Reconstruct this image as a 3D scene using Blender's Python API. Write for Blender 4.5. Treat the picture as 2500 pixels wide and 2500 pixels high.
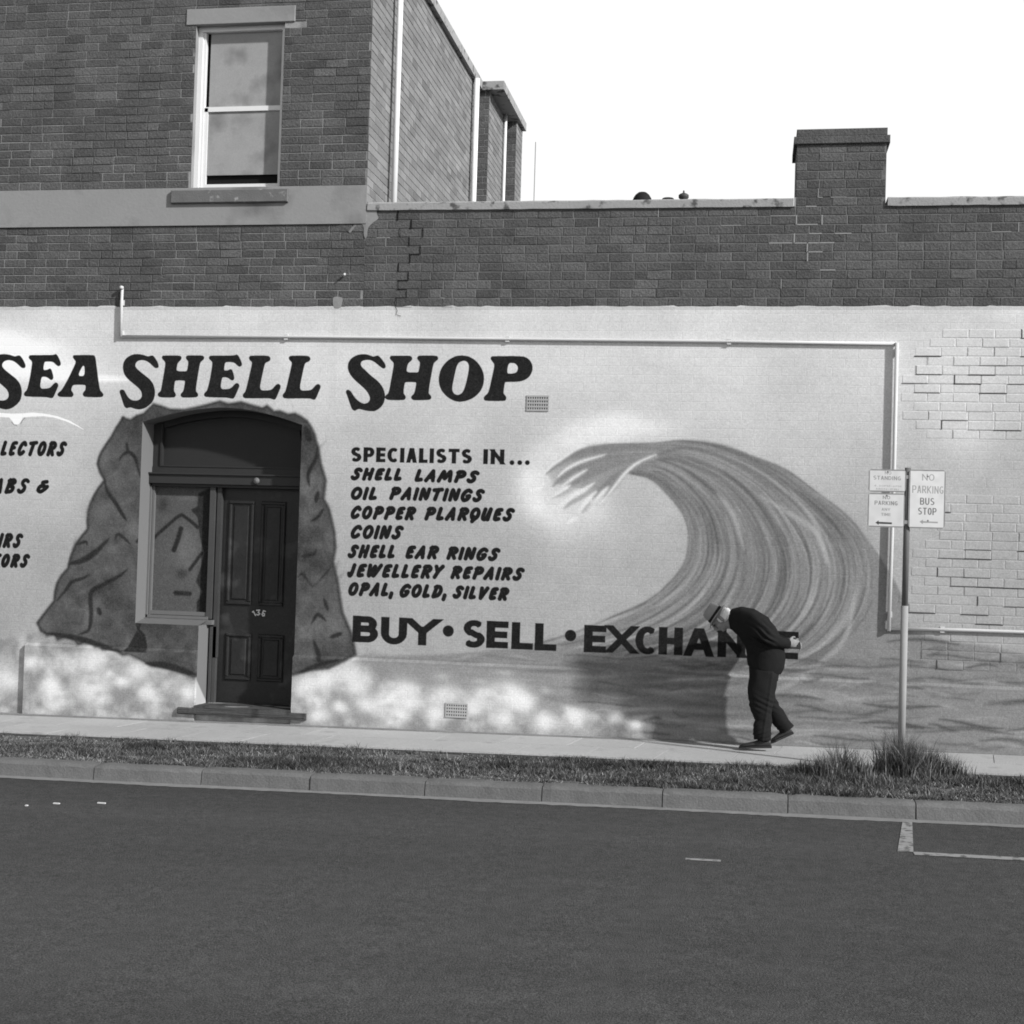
import bpy, bmesh, math, random
import numpy as np
from mathutils import Vector, Matrix
from mathutils.geometry import tessellate_polygon
random.seed(7); rng = np.random.default_rng(11)
for o in list(bpy.data.objects): bpy.data.objects.remove(o)
S = bpy.context.scene
col = S.collection
# ---------------------------------------------------------------- camera
F, YAW, PITCH, ROLL, D, HC = 3360.0, math.radians(9.9), math.radians(1.48), 0.03, 13.5, 1.8133
cam_f = Vector((-math.sin(YAW)*math.cos(PITCH), math.cos(YAW)*math.cos(PITCH), math.sin(PITCH)))
cam_r = Vector((math.cos(YAW), math.sin(YAW), 0))
cam_u = cam_r.cross(cam_f)
cd = bpy.data.cameras.new('camera'); cam = bpy.data.objects.new('camera', cd); col.objects.link(cam)
cd.sensor_width = 36; cd.lens = 36*F/2500; cd.clip_end = 500
c_, s_ = math.cos(ROLL), math.sin(ROLL)
# image right axis in the scene: a = dx cos + dy sin, b(down) = -dx sin + dy cos
imx = cam_r*c_ + cam_u*s_          # image x+ : right cos, down -sin => up +sin
imy = cam_u*c_ - cam_r*s_          # image up
M = Matrix((imx, imy, -cam_f)).transposed().to_4x4(); M.translation = Vector((0, -D, HC))
cam.matrix_world = M
S.camera = cam
# ---------------------------------------------------------------- light
SUN = Vector((-1.9, 1.0, -1.27)).normalized()
w = bpy.data.worlds.new('World'); S.world = w; w.use_nodes = True
nt = w.node_tree; bg = nt.nodes['Background']
sky = nt.nodes.new('ShaderNodeTexSky'); sky.sky_type = 'NISHITA'; sky.sun_disc = False
sky.sun_elevation = math.asin(-SUN.z); sky.sun_rotation = math.atan2(-SUN.x, -SUN.y)
sky.dust_density = 3.0
bw = nt.nodes.new('ShaderNodeRGBToBW'); nt.links.new(sky.outputs[0], bw.inputs[0])
# hazy bright air low over the whole horizon, the clear sky above it
tc = nt.nodes.new('ShaderNodeTexCoord'); sx = nt.nodes.new('ShaderNodeSeparateXYZ'); nt.links.new(tc.outputs['Generated'], sx.inputs[0])
hz = nt.nodes.new('ShaderNodeMapRange'); hz.interpolation_type = 'SMOOTHSTEP'; nt.links.new(sx.outputs['Z'], hz.inputs[0])
hz.inputs[1].default_value = .37; hz.inputs[2].default_value = .52; hz.inputs[3].default_value = 1.0; hz.inputs[4].default_value = 0.0
SKS = .07
mxw = nt.nodes.new('ShaderNodeMix'); mxw.data_type = 'FLOAT'; nt.links.new(hz.outputs[0], mxw.inputs[0]); nt.links.new(bw.outputs[0], mxw.inputs[2]); mxw.inputs[3].default_value = 1.02/SKS
nt.links.new(mxw.outputs[0], bg.inputs['Color']); bg.inputs['Strength'].default_value = SKS
sl = bpy.data.lights.new('sun', 'SUN'); sl.energy = 5.0; sl.angle = math.radians(2.0); sl.color = (1, 1, 1)
so = bpy.data.objects.new('sun', sl); col.objects.link(so)
so.rotation_euler = SUN.to_track_quat('-Z', 'Y').to_euler(); so.location = (10, -10, 12)
S.view_settings.view_transform = 'Standard'; S.view_settings.look = 'None'
S.view_settings.exposure = 0.0; S.view_settings.gamma = 1
S.view_settings.use_curve_mapping = False
S.render.engine = 'CYCLES'; S.cycles.filter_width = 1.8
# ---------------------------------------------------------------- helpers
def ray(px, py):
    dx, dy = px-1250, py-1250
    a = dx*c_+dy*s_; b = -dx*s_+dy*c_
    return cam_f + cam_r*(a/F) - cam_u*(b/F)
def W(px, py, Y=0.0):
    d = ray(px, py); t = (Y+D)/d.y
    return (t*d.x, HC+t*d.z)
def proj(x, y, z):
    v = Vector((x, y+D, z-HC)); c = v.dot(cam_f); a = v.dot(cam_r)/c*F; b = -v.dot(cam_u)/c*F
    return (1250 + a*c_ - b*s_, 1250 + a*s_ + b*c_)
GS = 0.01337
def gz(x): return GS*x
def Gd(px, py, dz=0.0):
    d = ray(px, py); t = (-HC+dz)/(d.z-GS*d.x)
    return (t*d.x, t*d.y-D)
def lin(v):
    v = np.asarray(v, float)/255; return np.where(v <= .04045, v/12.92, ((v+.055)/1.055)**2.4)
K = 1.02
def al(v): return float(lin(v)*K)

def mesh(name, verts, faces, mat=None, parent=None, smooth=False):
    me = bpy.data.meshes.new(name); me.from_pydata([tuple(v) for v in verts], [], faces); me.update()
    o = bpy.data.objects.new(name, me); col.objects.link(o)
    if mat: me.materials.append(mat)
    if parent: o.parent = parent
    if smooth:
        for p in me.polygons: p.use_smooth = True
    return o
def empty(name, loc=(0, 0, 0)):
    o = bpy.data.objects.new(name, None); o.empty_display_size = .2; o.location = loc; col.objects.link(o); return o
def tag(o, label=None, cat=None, group=None, kind=None):
    if label: o['label'] = label
    if cat: o['category'] = cat
    if group: o['group'] = group
    if kind: o['kind'] = kind
    return o
class MB:
    def __init__(s): s.v = []; s.f = []
    def quad(s, a, b, c, d): n = len(s.v); s.v += [a, b, c, d]; s.f.append((n, n+1, n+2, n+3))
    def poly(s, pts): n = len(s.v); s.v += list(pts); s.f.append(tuple(range(n, n+len(pts))))
    def box(s, x0, x1, y0, y1, z0, z1, sh=0.0):
        """sh: z slope along x"""
        n = len(s.v)
        for x in (x0, x1):
            for y in (y0, y1):
                for z in (z0, z1): s.v.append((x, y, z+sh*x))
        for f in ((0, 1, 3, 2), (4, 6, 7, 5), (0, 4, 5, 1), (2, 3, 7, 6), (0, 2, 6, 4), (1, 5, 7, 3)): s.f.append(tuple(n+i for i in f))
    def cbox(s, x0, x1, yf, yb, z0, z1, c=.004, j=0):
        """box with chamfered front face at yf"""
        n = len(s.v); J = lambda: random.uniform(-j, j)
        for z in (z0, z1):
            for x in (x0, x1): s.v.append((x, yb, z))
        for z in (z0, z1):
            for x in (x0, x1): s.v.append((x, yf+c, z))
        for z in (z0+c+J(), z1-c+J()):
            for x in (x0+c+J(), x1-c+J()): s.v.append((x, yf, z))
        for a in (0, 4):
            for q in ((0, 1, 5, 4), (1, 3, 7, 5), (3, 2, 6, 7), (2, 0, 4, 6)): s.f.append(tuple(n+a+i for i in q))
        s.f.append((n+8, n+9, n+11, n+10))
    def tube(s, pts, r, seg=10, cap=True):
        n0 = len(s.v); P = [Vector(p) for p in pts]
        rr = r if isinstance(r, (list, tuple)) else [r]*len(P)
        for i, p in enumerate(P):
            t = (P[min(i+1, len(P)-1)]-P[max(i-1, 0)]).normalized()
            a = t.cross(Vector((0.3, 1, 0.1))).normalized(); b = t.cross(a)
            for k in range(seg):
                an = 2*math.pi*k/seg; s.v.append(tuple(p+(a*math.cos(an)+b*math.sin(an))*rr[i]))
        for i in range(len(P)-1):
            for k in range(seg):
                q = n0+i*seg; s.f.append((q+k, q+(k+1) % seg, q+seg+(k+1) % seg, q+seg+k))
        if cap:
            s.f.append(tuple(n0+k for k in range(seg))); s.f.append(tuple(n0+(len(P)-1)*seg+k for k in reversed(range(seg))))
    def lathe(s, c, prof, seg=20):
        n0 = len(s.v)
        for r, z in prof:
            for k in range(seg): an = 2*math.pi*k/seg; s.v.append((c[0]+r*math.cos(an), c[1]+r*math.sin(an), c[2]+z))
        for i in range(len(prof)-1):
            for k in range(seg):
                q = n0+i*seg; s.f.append((q+k, q+(k+1) % seg, q+seg+(k+1) % seg, q+seg+k))
    def ribbon(s, pts, wd, y):
        """flat stroke in the xz plane at depth y"""
        for (a, b) in zip(pts[:-1], pts[1:]):
            dx, dz = b[0]-a[0], b[1]-a[1]; L = math.hypot(dx, dz) or 1; ex, ez = dx/L*wd/2, dz/L*wd/2; nx, nz = -ez, ex
            s.quad((a[0]-ex-nx, y, a[1]-ez-nz), (b[0]+ex-nx, y, b[1]+ez-nz), (b[0]+ex+nx, y, b[1]+ez+nz), (a[0]-ex+nx, y, a[1]-ez+nz))
            y -= .00015
    def build(s, name, mat=None, parent=None, smooth=False):
        o = mesh(name, s.v, s.f, mat, parent, smooth)
        bm = bmesh.new(); bm.from_mesh(o.data); bmesh.ops.recalc_face_normals(bm, faces=bm.faces); bm.to_mesh(o.data); bm.free()
        return o

def mat(name, base, rough=.85, var=.12, vscale=6, bump=.0, bscale=60, grain=0, stretch=1, dark=None, patch=None, rnd=0, attr=False, metal=0):
    """grey procedural surface: fine + coarse noise, optional stain colour"""
    m = bpy.data.materials.new(name); m.use_nodes = True; N = m.node_tree; L = N.links
    p = N.nodes['Principled BSDF']; p.inputs['Roughness'].default_value = rough; p.inputs['Metallic'].default_value = metal
    p.inputs['Specular IOR Level'].default_value = .25 if rough < .7 else .08
    geo = N.nodes.new('ShaderNodeNewGeometry')
    pos = geo.outputs['Position']
    mp = N.nodes.new('ShaderNodeMapping'); mp.inputs['Scale'].default_value = (stretch, 1, 1); L.new(pos, mp.inputs[0])
    def noise(sc, det=5, vec=None):
        n = N.nodes.new('ShaderNodeTexNoise'); n.inputs['Scale'].default_value = sc; n.inputs['Detail'].default_value = det
        L.new(vec or geo.outputs['Position'], n.inputs['Vector']); return n.outputs['Fac']
    def math_(op, a, b):
        n = N.nodes.new('ShaderNodeMath'); n.operation = op
        for i, q in enumerate((a, b)):
            if isinstance(q, (int, float)): n.inputs[i].default_value = q
            else: L.new(q, n.inputs[i])
        return n.outputs[0]
    f = math_('MULTIPLY_ADD', noise(vscale, 5, mp.outputs[0]), 2*var); N.nodes[-1].inputs[2].default_value = 1-var
    f2 = math_('MULTIPLY_ADD', noise(vscale*14, 3), var*1.6); N.nodes[-1].inputs[2].default_value = 1-var*.8
    f = math_('MULTIPLY', f, f2)
    if grain:
        f3 = math_('MULTIPLY_ADD', noise(90, 4), grain*4); N.nodes[-1].inputs[2].default_value = 1-grain*2
        f = math_('MULTIPLY', f, f3)
    if rnd:
        oi = N.nodes.new('ShaderNodeObjectInfo'); r = math_('MULTIPLY_ADD', oi.outputs['Random'], 2*rnd); N.nodes[-1].inputs[2].default_value = 1-rnd
        f = math_('MULTIPLY', f, r)
    if attr:
        at = N.nodes.new('ShaderNodeAttribute'); at.attribute_name = 'tone'; f = math_('MULTIPLY', f, at.outputs['Fac'])
    f = math_('MULTIPLY', f, base)
    if patch:   # (colour, scale, threshold, softness)
        pv, ps, th, sf = patch
        mr = N.nodes.new('ShaderNodeMapRange'); L.new(noise(ps, 6), mr.inputs[0]); mr.inputs[1].default_value = th; mr.inputs[2].default_value = th+sf
        mx = N.nodes.new('ShaderNodeMix'); mx.data_type = 'FLOAT'; L.new(mr.outputs[0], mx.inputs[0]); L.new(f, mx.inputs[2]); mx.inputs[3].default_value = pv
        f = mx.outputs[0]
    L.new(f, p.inputs['Base Color'])
    if bump:
        b = N.nodes.new('ShaderNodeBump'); b.inputs['Strength'].default_value = bump; b.inputs['Distance'].default_value = .01
        L.new(noise(bscale, 6), b.inputs['Height']); L.new(b.outputs[0], p.inputs['Normal'])
    m['f'] = 0
    return m
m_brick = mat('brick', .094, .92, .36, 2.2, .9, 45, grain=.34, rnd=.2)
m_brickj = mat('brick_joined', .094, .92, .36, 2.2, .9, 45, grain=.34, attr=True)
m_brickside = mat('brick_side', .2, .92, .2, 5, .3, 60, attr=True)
m_mortarL = mat('mortar_pale', .31, .95, .15, 7, .3, 80, patch=(.09, 1.6, .5, .08))
m_mortarR = mat('mortar_grey', .17, .95, .15, 7, .3, 80, patch=(.075, 3.5, .5, .12))
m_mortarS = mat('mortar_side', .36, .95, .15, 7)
m_render = mat('cement_render', al(140), .93, .08, 2.5, .2, 40, patch=(al(105), 1.6, .52, .2))
m_coping = mat('cement_coping', al(150), .93, .12, 3, .4, 50, patch=(al(85), 9, .56, .1))
m_sill = mat('stone_sill', al(105), .93, .22, 9, .4, 60, patch=(al(150), 12, .6, .08))
m_white = mat('white_gloss_paint', .72, .5, .05, 8)
m_blind = mat('window_blind', al(150), .9, .15, 5, grain=.05, patch=(al(122), 3.5, .5, .2))
m_black = mat('dark_void', .012, .9)
m_frame = mat('grey_frame_paint', .14, .6, .08, 5, .1, 30)
m_door = mat('dark_door_paint', .021, .38, .4, 3, .25, 14, grain=.2, patch=(.05, 3.2, .56, .12))
m_board = mat('painted_board', .026, .6, .15, 3)
m_step = mat('bluestone_step', .07, .85, .35, 12, .5, 40, patch=(.04, 9, .55, .1))
m_asph = mat('asphalt', .074, .9, .42, .9, 1, 120, grain=.6, stretch=.1)
m_path = mat('concrete_path', .39, .92, .14, 2.0, .3, 50, grain=.14, rnd=.05, patch=(.31, 4, .6, .12))
m_joint = mat('path_joint', .26, .95, .1)
m_kerb = mat('kerb_concrete', .14, .93, .3, 5, .5, 60, grain=.08, rnd=.05)
m_soil = mat('soil', .12, .95, .35, 10, .6, 40)
m_line = mat('road_paint', .28, .85, .2, 9, .2, 60, patch=(.11, 16, .52, .1))
m_pipe = mat('white_pipe_paint', .56, .5, .05, 6)
m_galv = mat('galvanised_pole', .3, .8, .1, 8); m_pole_shade = mat('pole_painted_shade', .14, .7, .15, 8)  # second grey carries the sign's shade on the upper pole as colour
m_rock = mat('crack_dark', .015, .95)
m_smear = mat('mortar_smear', .3, .95, .15, 20)
m_vent = mat('vent_cement', .38, .95, .1, 20)
m_roof = mat('roof_tin', .1, .8)
m_dk = mat('dark_roof_metal', .02, .7)
m_kp = mat('paper_litter', .6, .9)
# ---------------------------------------------------------------- mural canvas (paint on the wall, in wall metres)
XL, XR, ZB, ZT = -9.3, 4.0, -0.25, 4.25
PPM = 232
CW, CH = int((XR-XL)*PPM), int((ZT-ZB)*PPM)
class Canvas:
    def __init__(s, w, h, to): s.a = np.full((h, w), 200.0, np.float32); s.to = to; s.h = h; s.w = w
    def pt(s, p): return s.to(*p)
    def _win(s, xs, ys, pad):
        x0 = max(int(min(xs)-pad), 0); x1 = min(int(max(xs)+pad)+2, s.w); y0 = max(int(min(ys)-pad), 0); y1 = min(int(max(ys)+pad)+2, s.h)
        if x1 <= x0 or y1 <= y0: return None
        return x0, x1, y0, y1
    def blend(s, win, cov, v):
        x0, x1, y0, y1 = win; t = s.a[y0:y1, x0:x1]; t += (v-t)*cov
    def stroke(s, pts, wd, v, soft=.6, alpha=1., caps='r', clip=None, raw=False, taper=False, an=0.):
        P = [s.pt(p) for p in pts] if not raw else pts
        xs = [p[0] for p in P]; ys = [p[1] for p in P]; pad = wd+soft*3+2
        win = s._win(xs, ys, pad)
        if not win: return
        x0, x1, y0, y1 = win; yy, xx = np.mgrid[y0:y1, x0:x1].astype(np.float32); d = np.full(xx.shape, 1e9, np.float32)
        n = len(P)-1
        for i in range(n):
            ax, ay = P[i]; bx, by = P[i+1]; dx, dy = bx-ax, by-ay; L = math.hypot(dx, dy)
            if L < .02:
                if n > 1 or caps != 'r': continue
                L = 1e-3
            ux, uy = dx/L, dy/L
            al_ = (xx-ax)*ux+(yy-ay)*uy; pe = np.abs(-(xx-ax)*uy+(yy-ay)*ux)
            hw = wd/2*(1-an*abs(ux))
            if taper: 
                tt = (i+np.clip(al_/L, 0, 1))/n; hw = wd/2*np.sin(np.pi*np.clip(tt, .02, .98))**.6
            if caps == 'r': dd = np.hypot(pe, np.maximum(np.maximum(-al_, al_-L), 0))-hw
            else:
                e0 = (wd/2 if caps == 's' else wd*1.2 if caps in 'xy' else 0) if i == 0 else 0
                e1 = (wd/2 if caps == 's' else wd*1.2 if caps == 'x' else 0) if i == n-1 else 0
                dd = np.maximum(pe-hw, np.maximum(-al_-e0, al_-L-e1))
                if i > 0: dd = np.minimum(dd, np.hypot(xx-ax, yy-ay)-hw)
            d = np.minimum(d, dd)
        cov = np.clip(.5-d/(2*soft), 0, 1) if soft < 1.5 else 1/(1+np.exp(np.clip(d/soft*1.6, -30, 30)))
        if clip is not None:
            (ox, oy), (hx, hy), h = clip   # origin top, unit down vector, height
            q = (xx-ox)*hx+(yy-oy)*hy; cov = cov*np.clip(q+.5, 0, 1)*np.clip(h-q+.5, 0, 1)
        s.blend(win, cov*alpha, v)
    def polymask(s, polys, soft=.6, raw=False):
        """even-odd fill"""
        PP = [[s.pt(p) for p in q] if not raw else q for q in polys]
        xs = [p[0] for q in PP for p in q]; ys = [p[1] for q in PP for p in q]; win = s._win(xs, ys, 4+soft*3)
        if not win: return None, None
        x0, x1, y0, y1 = win; ss = 3; H = (y1-y0)*ss; Wd = x1-x0
        acc = np.zeros((y1-y0, Wd), np.float32); xc = np.arange(x0, x1)+.5
        for r in range(H):
            y = y0+(r+.5)/ss; X = []
            for q in PP:
                for i in range(len(q)):
                    ax, ay = q[i]; bx, by = q[(i+1) % len(q)]
                    if (ay <= y) != (by <= y): X.append(ax+(y-ay)/(by-ay)*(bx-ax))
            X.sort()
            for a, b in zip(X[::2], X[1::2]): acc[r//ss] += np.clip(np.minimum(xc+.5, b)-np.maximum(xc-.5, a), 0, 1)/ss
        if soft > 1: acc = blur(acc, soft)
        return win, acc
    def fill(s, polys, v, soft=.6, alpha=1., raw=False):
        win, m = s.polymask(polys, soft, raw)
        if win: s.blend(win, m*alpha, v)
    def blob(s, p, r, v, alpha=1., ry=None, ang=0):
        x, y = s.pt(p); ry = ry or r; win = s._win([x], [y], max(r, ry)*2.6)
        if not win: return
        x0, x1, y0, y1 = win; yy, xx = np.mgrid[y0:y1, x0:x1].astype(np.float32)
        ca, sa = math.cos(ang), math.sin(ang); u = (xx-x)*ca+(yy-y)*sa; q = -(xx-x)*sa+(yy-y)*ca
        s.blend(win, np.exp(-((u/r)**2+(q/ry)**2)*1.1)*alpha, v)
def blur(a, s):
    k = int(s*2.5)+1; x = np.arange(-k, k+1); g = np.exp(-x*x/(2*s*s)); g /= g.sum()
    a = np.apply_along_axis(lambda r: np.convolve(r, g, 'same'), 0, a); return np.apply_along_axis(lambda r: np.convolve(r, g, 'same'), 1, a)
def vnoise(h, w, cell, seed):
    r = np.random.default_rng(seed); gh, gw = int(h/cell)+3, int(w/cell)+3; g = r.random((gh, gw)).astype(np.float32)
    y = np.arange(h)/cell; x = np.arange(w)/cell; yi = y.astype(int); xi = x.astype(int); fy = y-yi; fx = x-xi
    fy = (fy*fy*(3-2*fy))[:, None]; fx = (fx*fx*(3-2*fx))[None, :]
    a = g[yi][:, xi]; b = g[yi][:, xi+1]; c = g[yi+1][:, xi]; d = g[yi+1][:, xi+1]
    return (a*(1-fx)+b*fx)*(1-fy)+(c*(1-fx)+d*fx)*fy-.5
def to_wall(px, py):
    X, Z = W(px, py); return ((X-XL)*PPM, (ZT-Z)*PPM)
cv = Canvas(CW, CH, to_wall)
def smooth(P, it=2, closed=True):
    for _ in range(it):
        Q = []; n = len(P)
        rngi = range(n) if closed else range(n-1)
        if not closed: Q.append(P[0])
        for i in rngi:
            a, b = P[i], P[(i+1) % n]; Q += [(a[0]*.78+b[0]*.22, a[1]*.78+b[1]*.22), (a[0]*.22+b[0]*.78, a[1]*.22+b[1]*.78)]
        if not closed: Q.append(P[-1])
        P = Q
    return P
def cat(P, n=10):
    P = [P[0]]+list(P)+[P[-1]]; out = []
    for i in range(1, len(P)-2):
        p0, p1, p2, p3 = [np.array(P[i+k], float) for k in (-1, 0, 1, 2)]
        for j in range(n):
            t = j/n; out.append(tuple(.5*((2*p1)+(-p0+p2)*t+(2*p0-5*p1+4*p2-p3)*t*t+(-p0+3*p1-3*p2+p3)*t**3)))
    out.append(tuple(P[-2])); return out
def resample(P, n):
    P = np.array(P, float); d = np.r_[0, np.cumsum(np.hypot(*np.diff(P, axis=0).T))]; t = np.linspace(0, d[-1], n)
    return np.c_[np.interp(t, d, P[:, 0]), np.interp(t, d, P[:, 1])]
# sky colour of the painted wall: pale above, greyer towards the painted sea
zz = ZT-(np.arange(CH)+.5)/PPM; xx_ = XL+(np.arange(CW)+.5)/PPM
tone = np.interp(zz, [0, .9, 1.8, 2.9, 3.6, 4.2], [156, 160, 166, 186, 204, 205]).astype(np.float32)
cv.a[:] = tone[:, None]
cv.a += vnoise(CH, CW, 160, 1)*16 + vnoise(CH, CW, 50, 2)*6
# right hand end of the wall a little duller
def soft_band(x, v): pass
# white clouds
for p, r, ry, al_ in [((10, 880), 150, 34, 1), ((60, 850), 110, 26, .9), ((110, 905), 120, 26, 1), ((-60, 860), 150, 60, 1), ((190, 921), 110, 9, .9), ((260, 925), 70, 7, .8), ((0, 835), 60, 30, .9),
                  ((1440, 1050), 90, 26, .8), ((1500, 1030), 80, 30, .85), ((1400, 1080), 60, 24, .8), ((1560, 1045), 80, 20, .7), ((1350, 1110), 50, 30, .7), ((1470, 1070), 60, 16, .7), ((2360, 1050), 70, 60, .45), ((2480, 760), 50, 22, .4), ((2330, 920), 90, 60, .3), ((2250, 810), 60, 20, -.0)]:
    if al_ > 0: cv.blob(p, r, 250 if p[0] < 300 else 230, al_, ry)
cv.blob((2200, 790), 60, 185, .5, 20); cv.blob((1620, 900), 170, 190, .3, 16, .3)
# ---- sea
seaL = [(835, 1600), (900, 1600), (1000, 1601), (1100, 1597), (1200, 1588), (1300, 1575), (1400, 1548), (1508, 1502), (1620, 1500), (1800, 1560), (2050, 1560), (2150, 1490), (2190, 1520), (2215, 1540), (2300, 1562), (2420, 1580), (2520, 1602), (2950, 1680), (2950, 1920), (1500, 1840), (1250, 1800), (1150, 1790), (800, 1640)]
cv.fill([seaL], 129, 3)
cv.blob((1560, 1650), 120, 108, .6, 60); cv.blob((1680, 1690), 110, 104, .6, 60); cv.blob((1500, 1620), 100, 112, .5, 30)  # darker sea paint, partly put in to deepen the shadow cast here
# ---- wave body
c0 = cat([(1527, 1153), (1545, 1159), (1583, 1166), (1617, 1194), (1648, 1228), (1669, 1259), (1680, 1298), (1680, 1342), (1674, 1373), (1653, 1406), (1617, 1440), (1578, 1466), (1545, 1484), (1508, 1500), (1400, 1545), (1290, 1578)])
c1 = cat([(1600, 1105), (1700, 1132), (1790, 1190), (1850, 1270), (1880, 1360), (1868, 1445), (1820, 1515), (1740, 1565), (1640, 1592), (1520, 1612)])
c2 = cat([(1600, 1082), (1664, 1074), (1752, 1086), (1840, 1115), (1917, 1146), (1970, 1183), (2070, 1258), (2119, 1320), (2138, 1400), (2120, 1490), (2060, 1570), (1960, 1630), (1850, 1660), (1760, 1680)])
out_ = cat([(1331, 1153), (1384, 1116), (1415, 1100), (1480, 1085), (1596, 1080), (1664, 1074), (1752, 1086), (1840, 1115), (1917, 1146), (1970, 1183), (2070, 1258), (2119, 1320), (2150, 1363), (2197, 1444), (2213, 1500), (2225, 1560)])
inn_ = c0
cv.fill([out_ + [(2225, 1640), (1700, 1640), (1400, 1600)] + list(reversed(inn_)) + [(1500, 1185), (1470, 1200), (1400, 1190), (1350, 1180)]], 130, 1.5)
R0, R1, R2 = resample(c0, 60), resample(c1, 60), resample(c2, 60)
def fam(s):
    return (1-s)*(1-2*s)*R0 + 4*s*(1-s)*R1 + s*(2*s-1)*R2
rr = random.Random(5)
for k in range(420):
    s = rr.random(); a = rr.random()*.8; b = min(1, a+rr.uniform(.12, .5)); i0, i1 = int(a*59), max(int(b*59), int(a*59)+5)
    P = fam(min(max(s, 0.0), 1))[i0:i1]; ph = rr.uniform(0, 6); P = P+np.c_[np.sin(np.arange(len(P))*.18+ph), np.cos(np.arange(len(P))*.18+ph)]*2.5
    v = rr.choice([80, 88, 98, 108, 116, 150, 160, 168])
    cv.stroke([tuple(p) for p in P[::2]], rr.uniform(2.5, 8), v, rr.uniform(1.4, 2.8), rr.uniform(.3, .65), taper=True)
for k in range(26):   # inner dark shoulder and bright rims
    s = rr.uniform(0, .12); P = fam(s); a = rr.randint(0, 20); cv.stroke([tuple(p) for p in P[a:a+rr.randint(12, 26):2]], 6, rr.choice([105, 112, 150]), 2, .45, taper=True)
for P in ([(1527, 1153), (1560, 1158), (1600, 1170), (1640, 1205), (1668, 1245)], [(1580, 1128), (1640, 1120), (1700, 1140), (1760, 1165)], [(1600, 1112), (1660, 1093), (1710, 1098)],
          [(1840, 1130), (1900, 1165), (1970, 1225), (2020, 1280), (2070, 1350)], [(1700, 1130), (1780, 1180), (1850, 1250), (1900, 1330)], [(1752, 1087), (1840, 1117), (1917, 1148), (1990, 1200)], [(1880, 1180), (1960, 1245), (2010, 1310)]):
    cv.stroke(cat(P, 5), 8, 104, 2.2, .6, taper=True)
for P in ([(1855, 1210), (1905, 1240), (1960, 1275), (2000, 1310), (2015, 1370)], [(1930, 1200), (1985, 1270), (2005, 1330), (2025, 1380)], [(1750, 1205), (1790, 1260), (1815, 1340)], [(1860, 1700), (1960, 1650), (2060, 1560), (2085, 1450)]):
    cv.stroke(cat(P, 5), 12, 172, 3, .65, taper=True)
# ---- curling lip with bright fingers
cv.fill([[(1345, 1150), (1400, 1108), (1480, 1090), (1600, 1086), (1610, 1120), (1560, 1130), (1530, 1150), (1495, 1178), (1440, 1178), (1390, 1172)]], 150, 5, .75)
for p, r, v, a_ in [((1300, 1170), 44, 232, .9), ((1315, 1228), 44, 234, .9), ((1365, 1258), 44, 232, .8), ((1440, 1240), 40, 224, .7), ((1400, 1285), 60, 200, .6), ((1340, 1200), 34, 208, .6), ((1465, 1255), 36, 210, .6), ((1395, 1222), 36, 210, .6), ((1330, 1110), 46, 210, .6), ((1480, 1215), 28, 196, .5), ((1500, 1290), 50, 190, .35)]: cv.blob(p, r, v, a_)
for P, w_, v in [([(1333, 1155), (1385, 1116), (1440, 1098), (1540, 1092), (1620, 1096)], 19, 122), ([(1350, 1186), (1380, 1160), (1415, 1140), (1490, 1116), (1590, 1108)], 15, 124), ([(1388, 1186), (1420, 1165), (1450, 1150), (1500, 1132), (1580, 1116)], 24, 128),
                 ([(1446, 1216), (1470, 1190), (1495, 1168), (1530, 1140)], 14, 124), ([(1474, 1216), (1490, 1196), (1508, 1176), (1534, 1146)], 11, 116), ([(1378, 1240), (1400, 1222), (1440, 1200), (1480, 1170)], 12, 150), ([(1350, 1215), (1380, 1200), (1420, 1180)], 9, 160), ([(1420, 1250), (1440, 1226)], 10, 160),
                 ([(1395, 1120), (1450, 1106), (1520, 1100)], 9, 132)]:
    cv.stroke(cat(P, 6), w_, v, 2.6, .8, taper=True)
for P, w_ in [([(1322, 1162), (1345, 1138), (1372, 1118), (1405, 1096), (1430, 1088)], 9), ([(1360, 1164), (1385, 1143), (1420, 1126), (1475, 1110)], 8), ([(1372, 1186), (1400, 1166), (1432, 1146)], 8), ([(1350, 1212), (1375, 1194), (1392, 1184)], 8), ([(1360, 1240), (1390, 1216), (1425, 1195), (1450, 1178)], 11),
              ([(1412, 1252), (1432, 1222), (1455, 1200)], 10), ([(1452, 1224), (1470, 1202), (1484, 1188)], 8), ([(1466, 1228), (1486, 1204), (1505, 1180), (1527, 1153), (1560, 1127), (1600, 1110)], 8), ([(1300, 1200), (1330, 1180)], 10), ([(1385, 1275), (1410, 1262)], 10)]:
    cv.stroke(cat(P, 6), w_, 224, 2.2, .9, taper=True)
# ---- sea ripples
for k in range(230):
    x = rr.uniform(1050, 2700); y = rr.uniform(1600, 1830) if x < 2150 else rr.uniform(1560, 1850)
    if x < 1500 and y > 1600+(x-800)*.21: continue
    L = rr.uniform(40, 190); am = rr.uniform(2, 7); ph = rr.uniform(0, 6); sl_ = .04+rr.uniform(-.03, .03)
    P = [(x+t*L, y+t*L*sl_+am*math.sin(ph+t*4)) for t in np.linspace(0, 1, 12)]
    cv.stroke(P, rr.uniform(3, 8), rr.choice([70, 80, 90, 100, 152, 162]), 2.4, rr.uniform(.5, .9), taper=True)
for k in range(16):
    x = 900+k*28; cv.stroke([(x, 1612+k), (x+120, 1620+k*.5)], 9, rr.choice([120, 128, 146]), 3, .5, taper=True)
cv.stroke(cat([(910, 1600), (920, 1625), (950, 1650), (1000, 1668), (1060, 1672), (1120, 1660)]), 18, 138, 6, .7)
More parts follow.
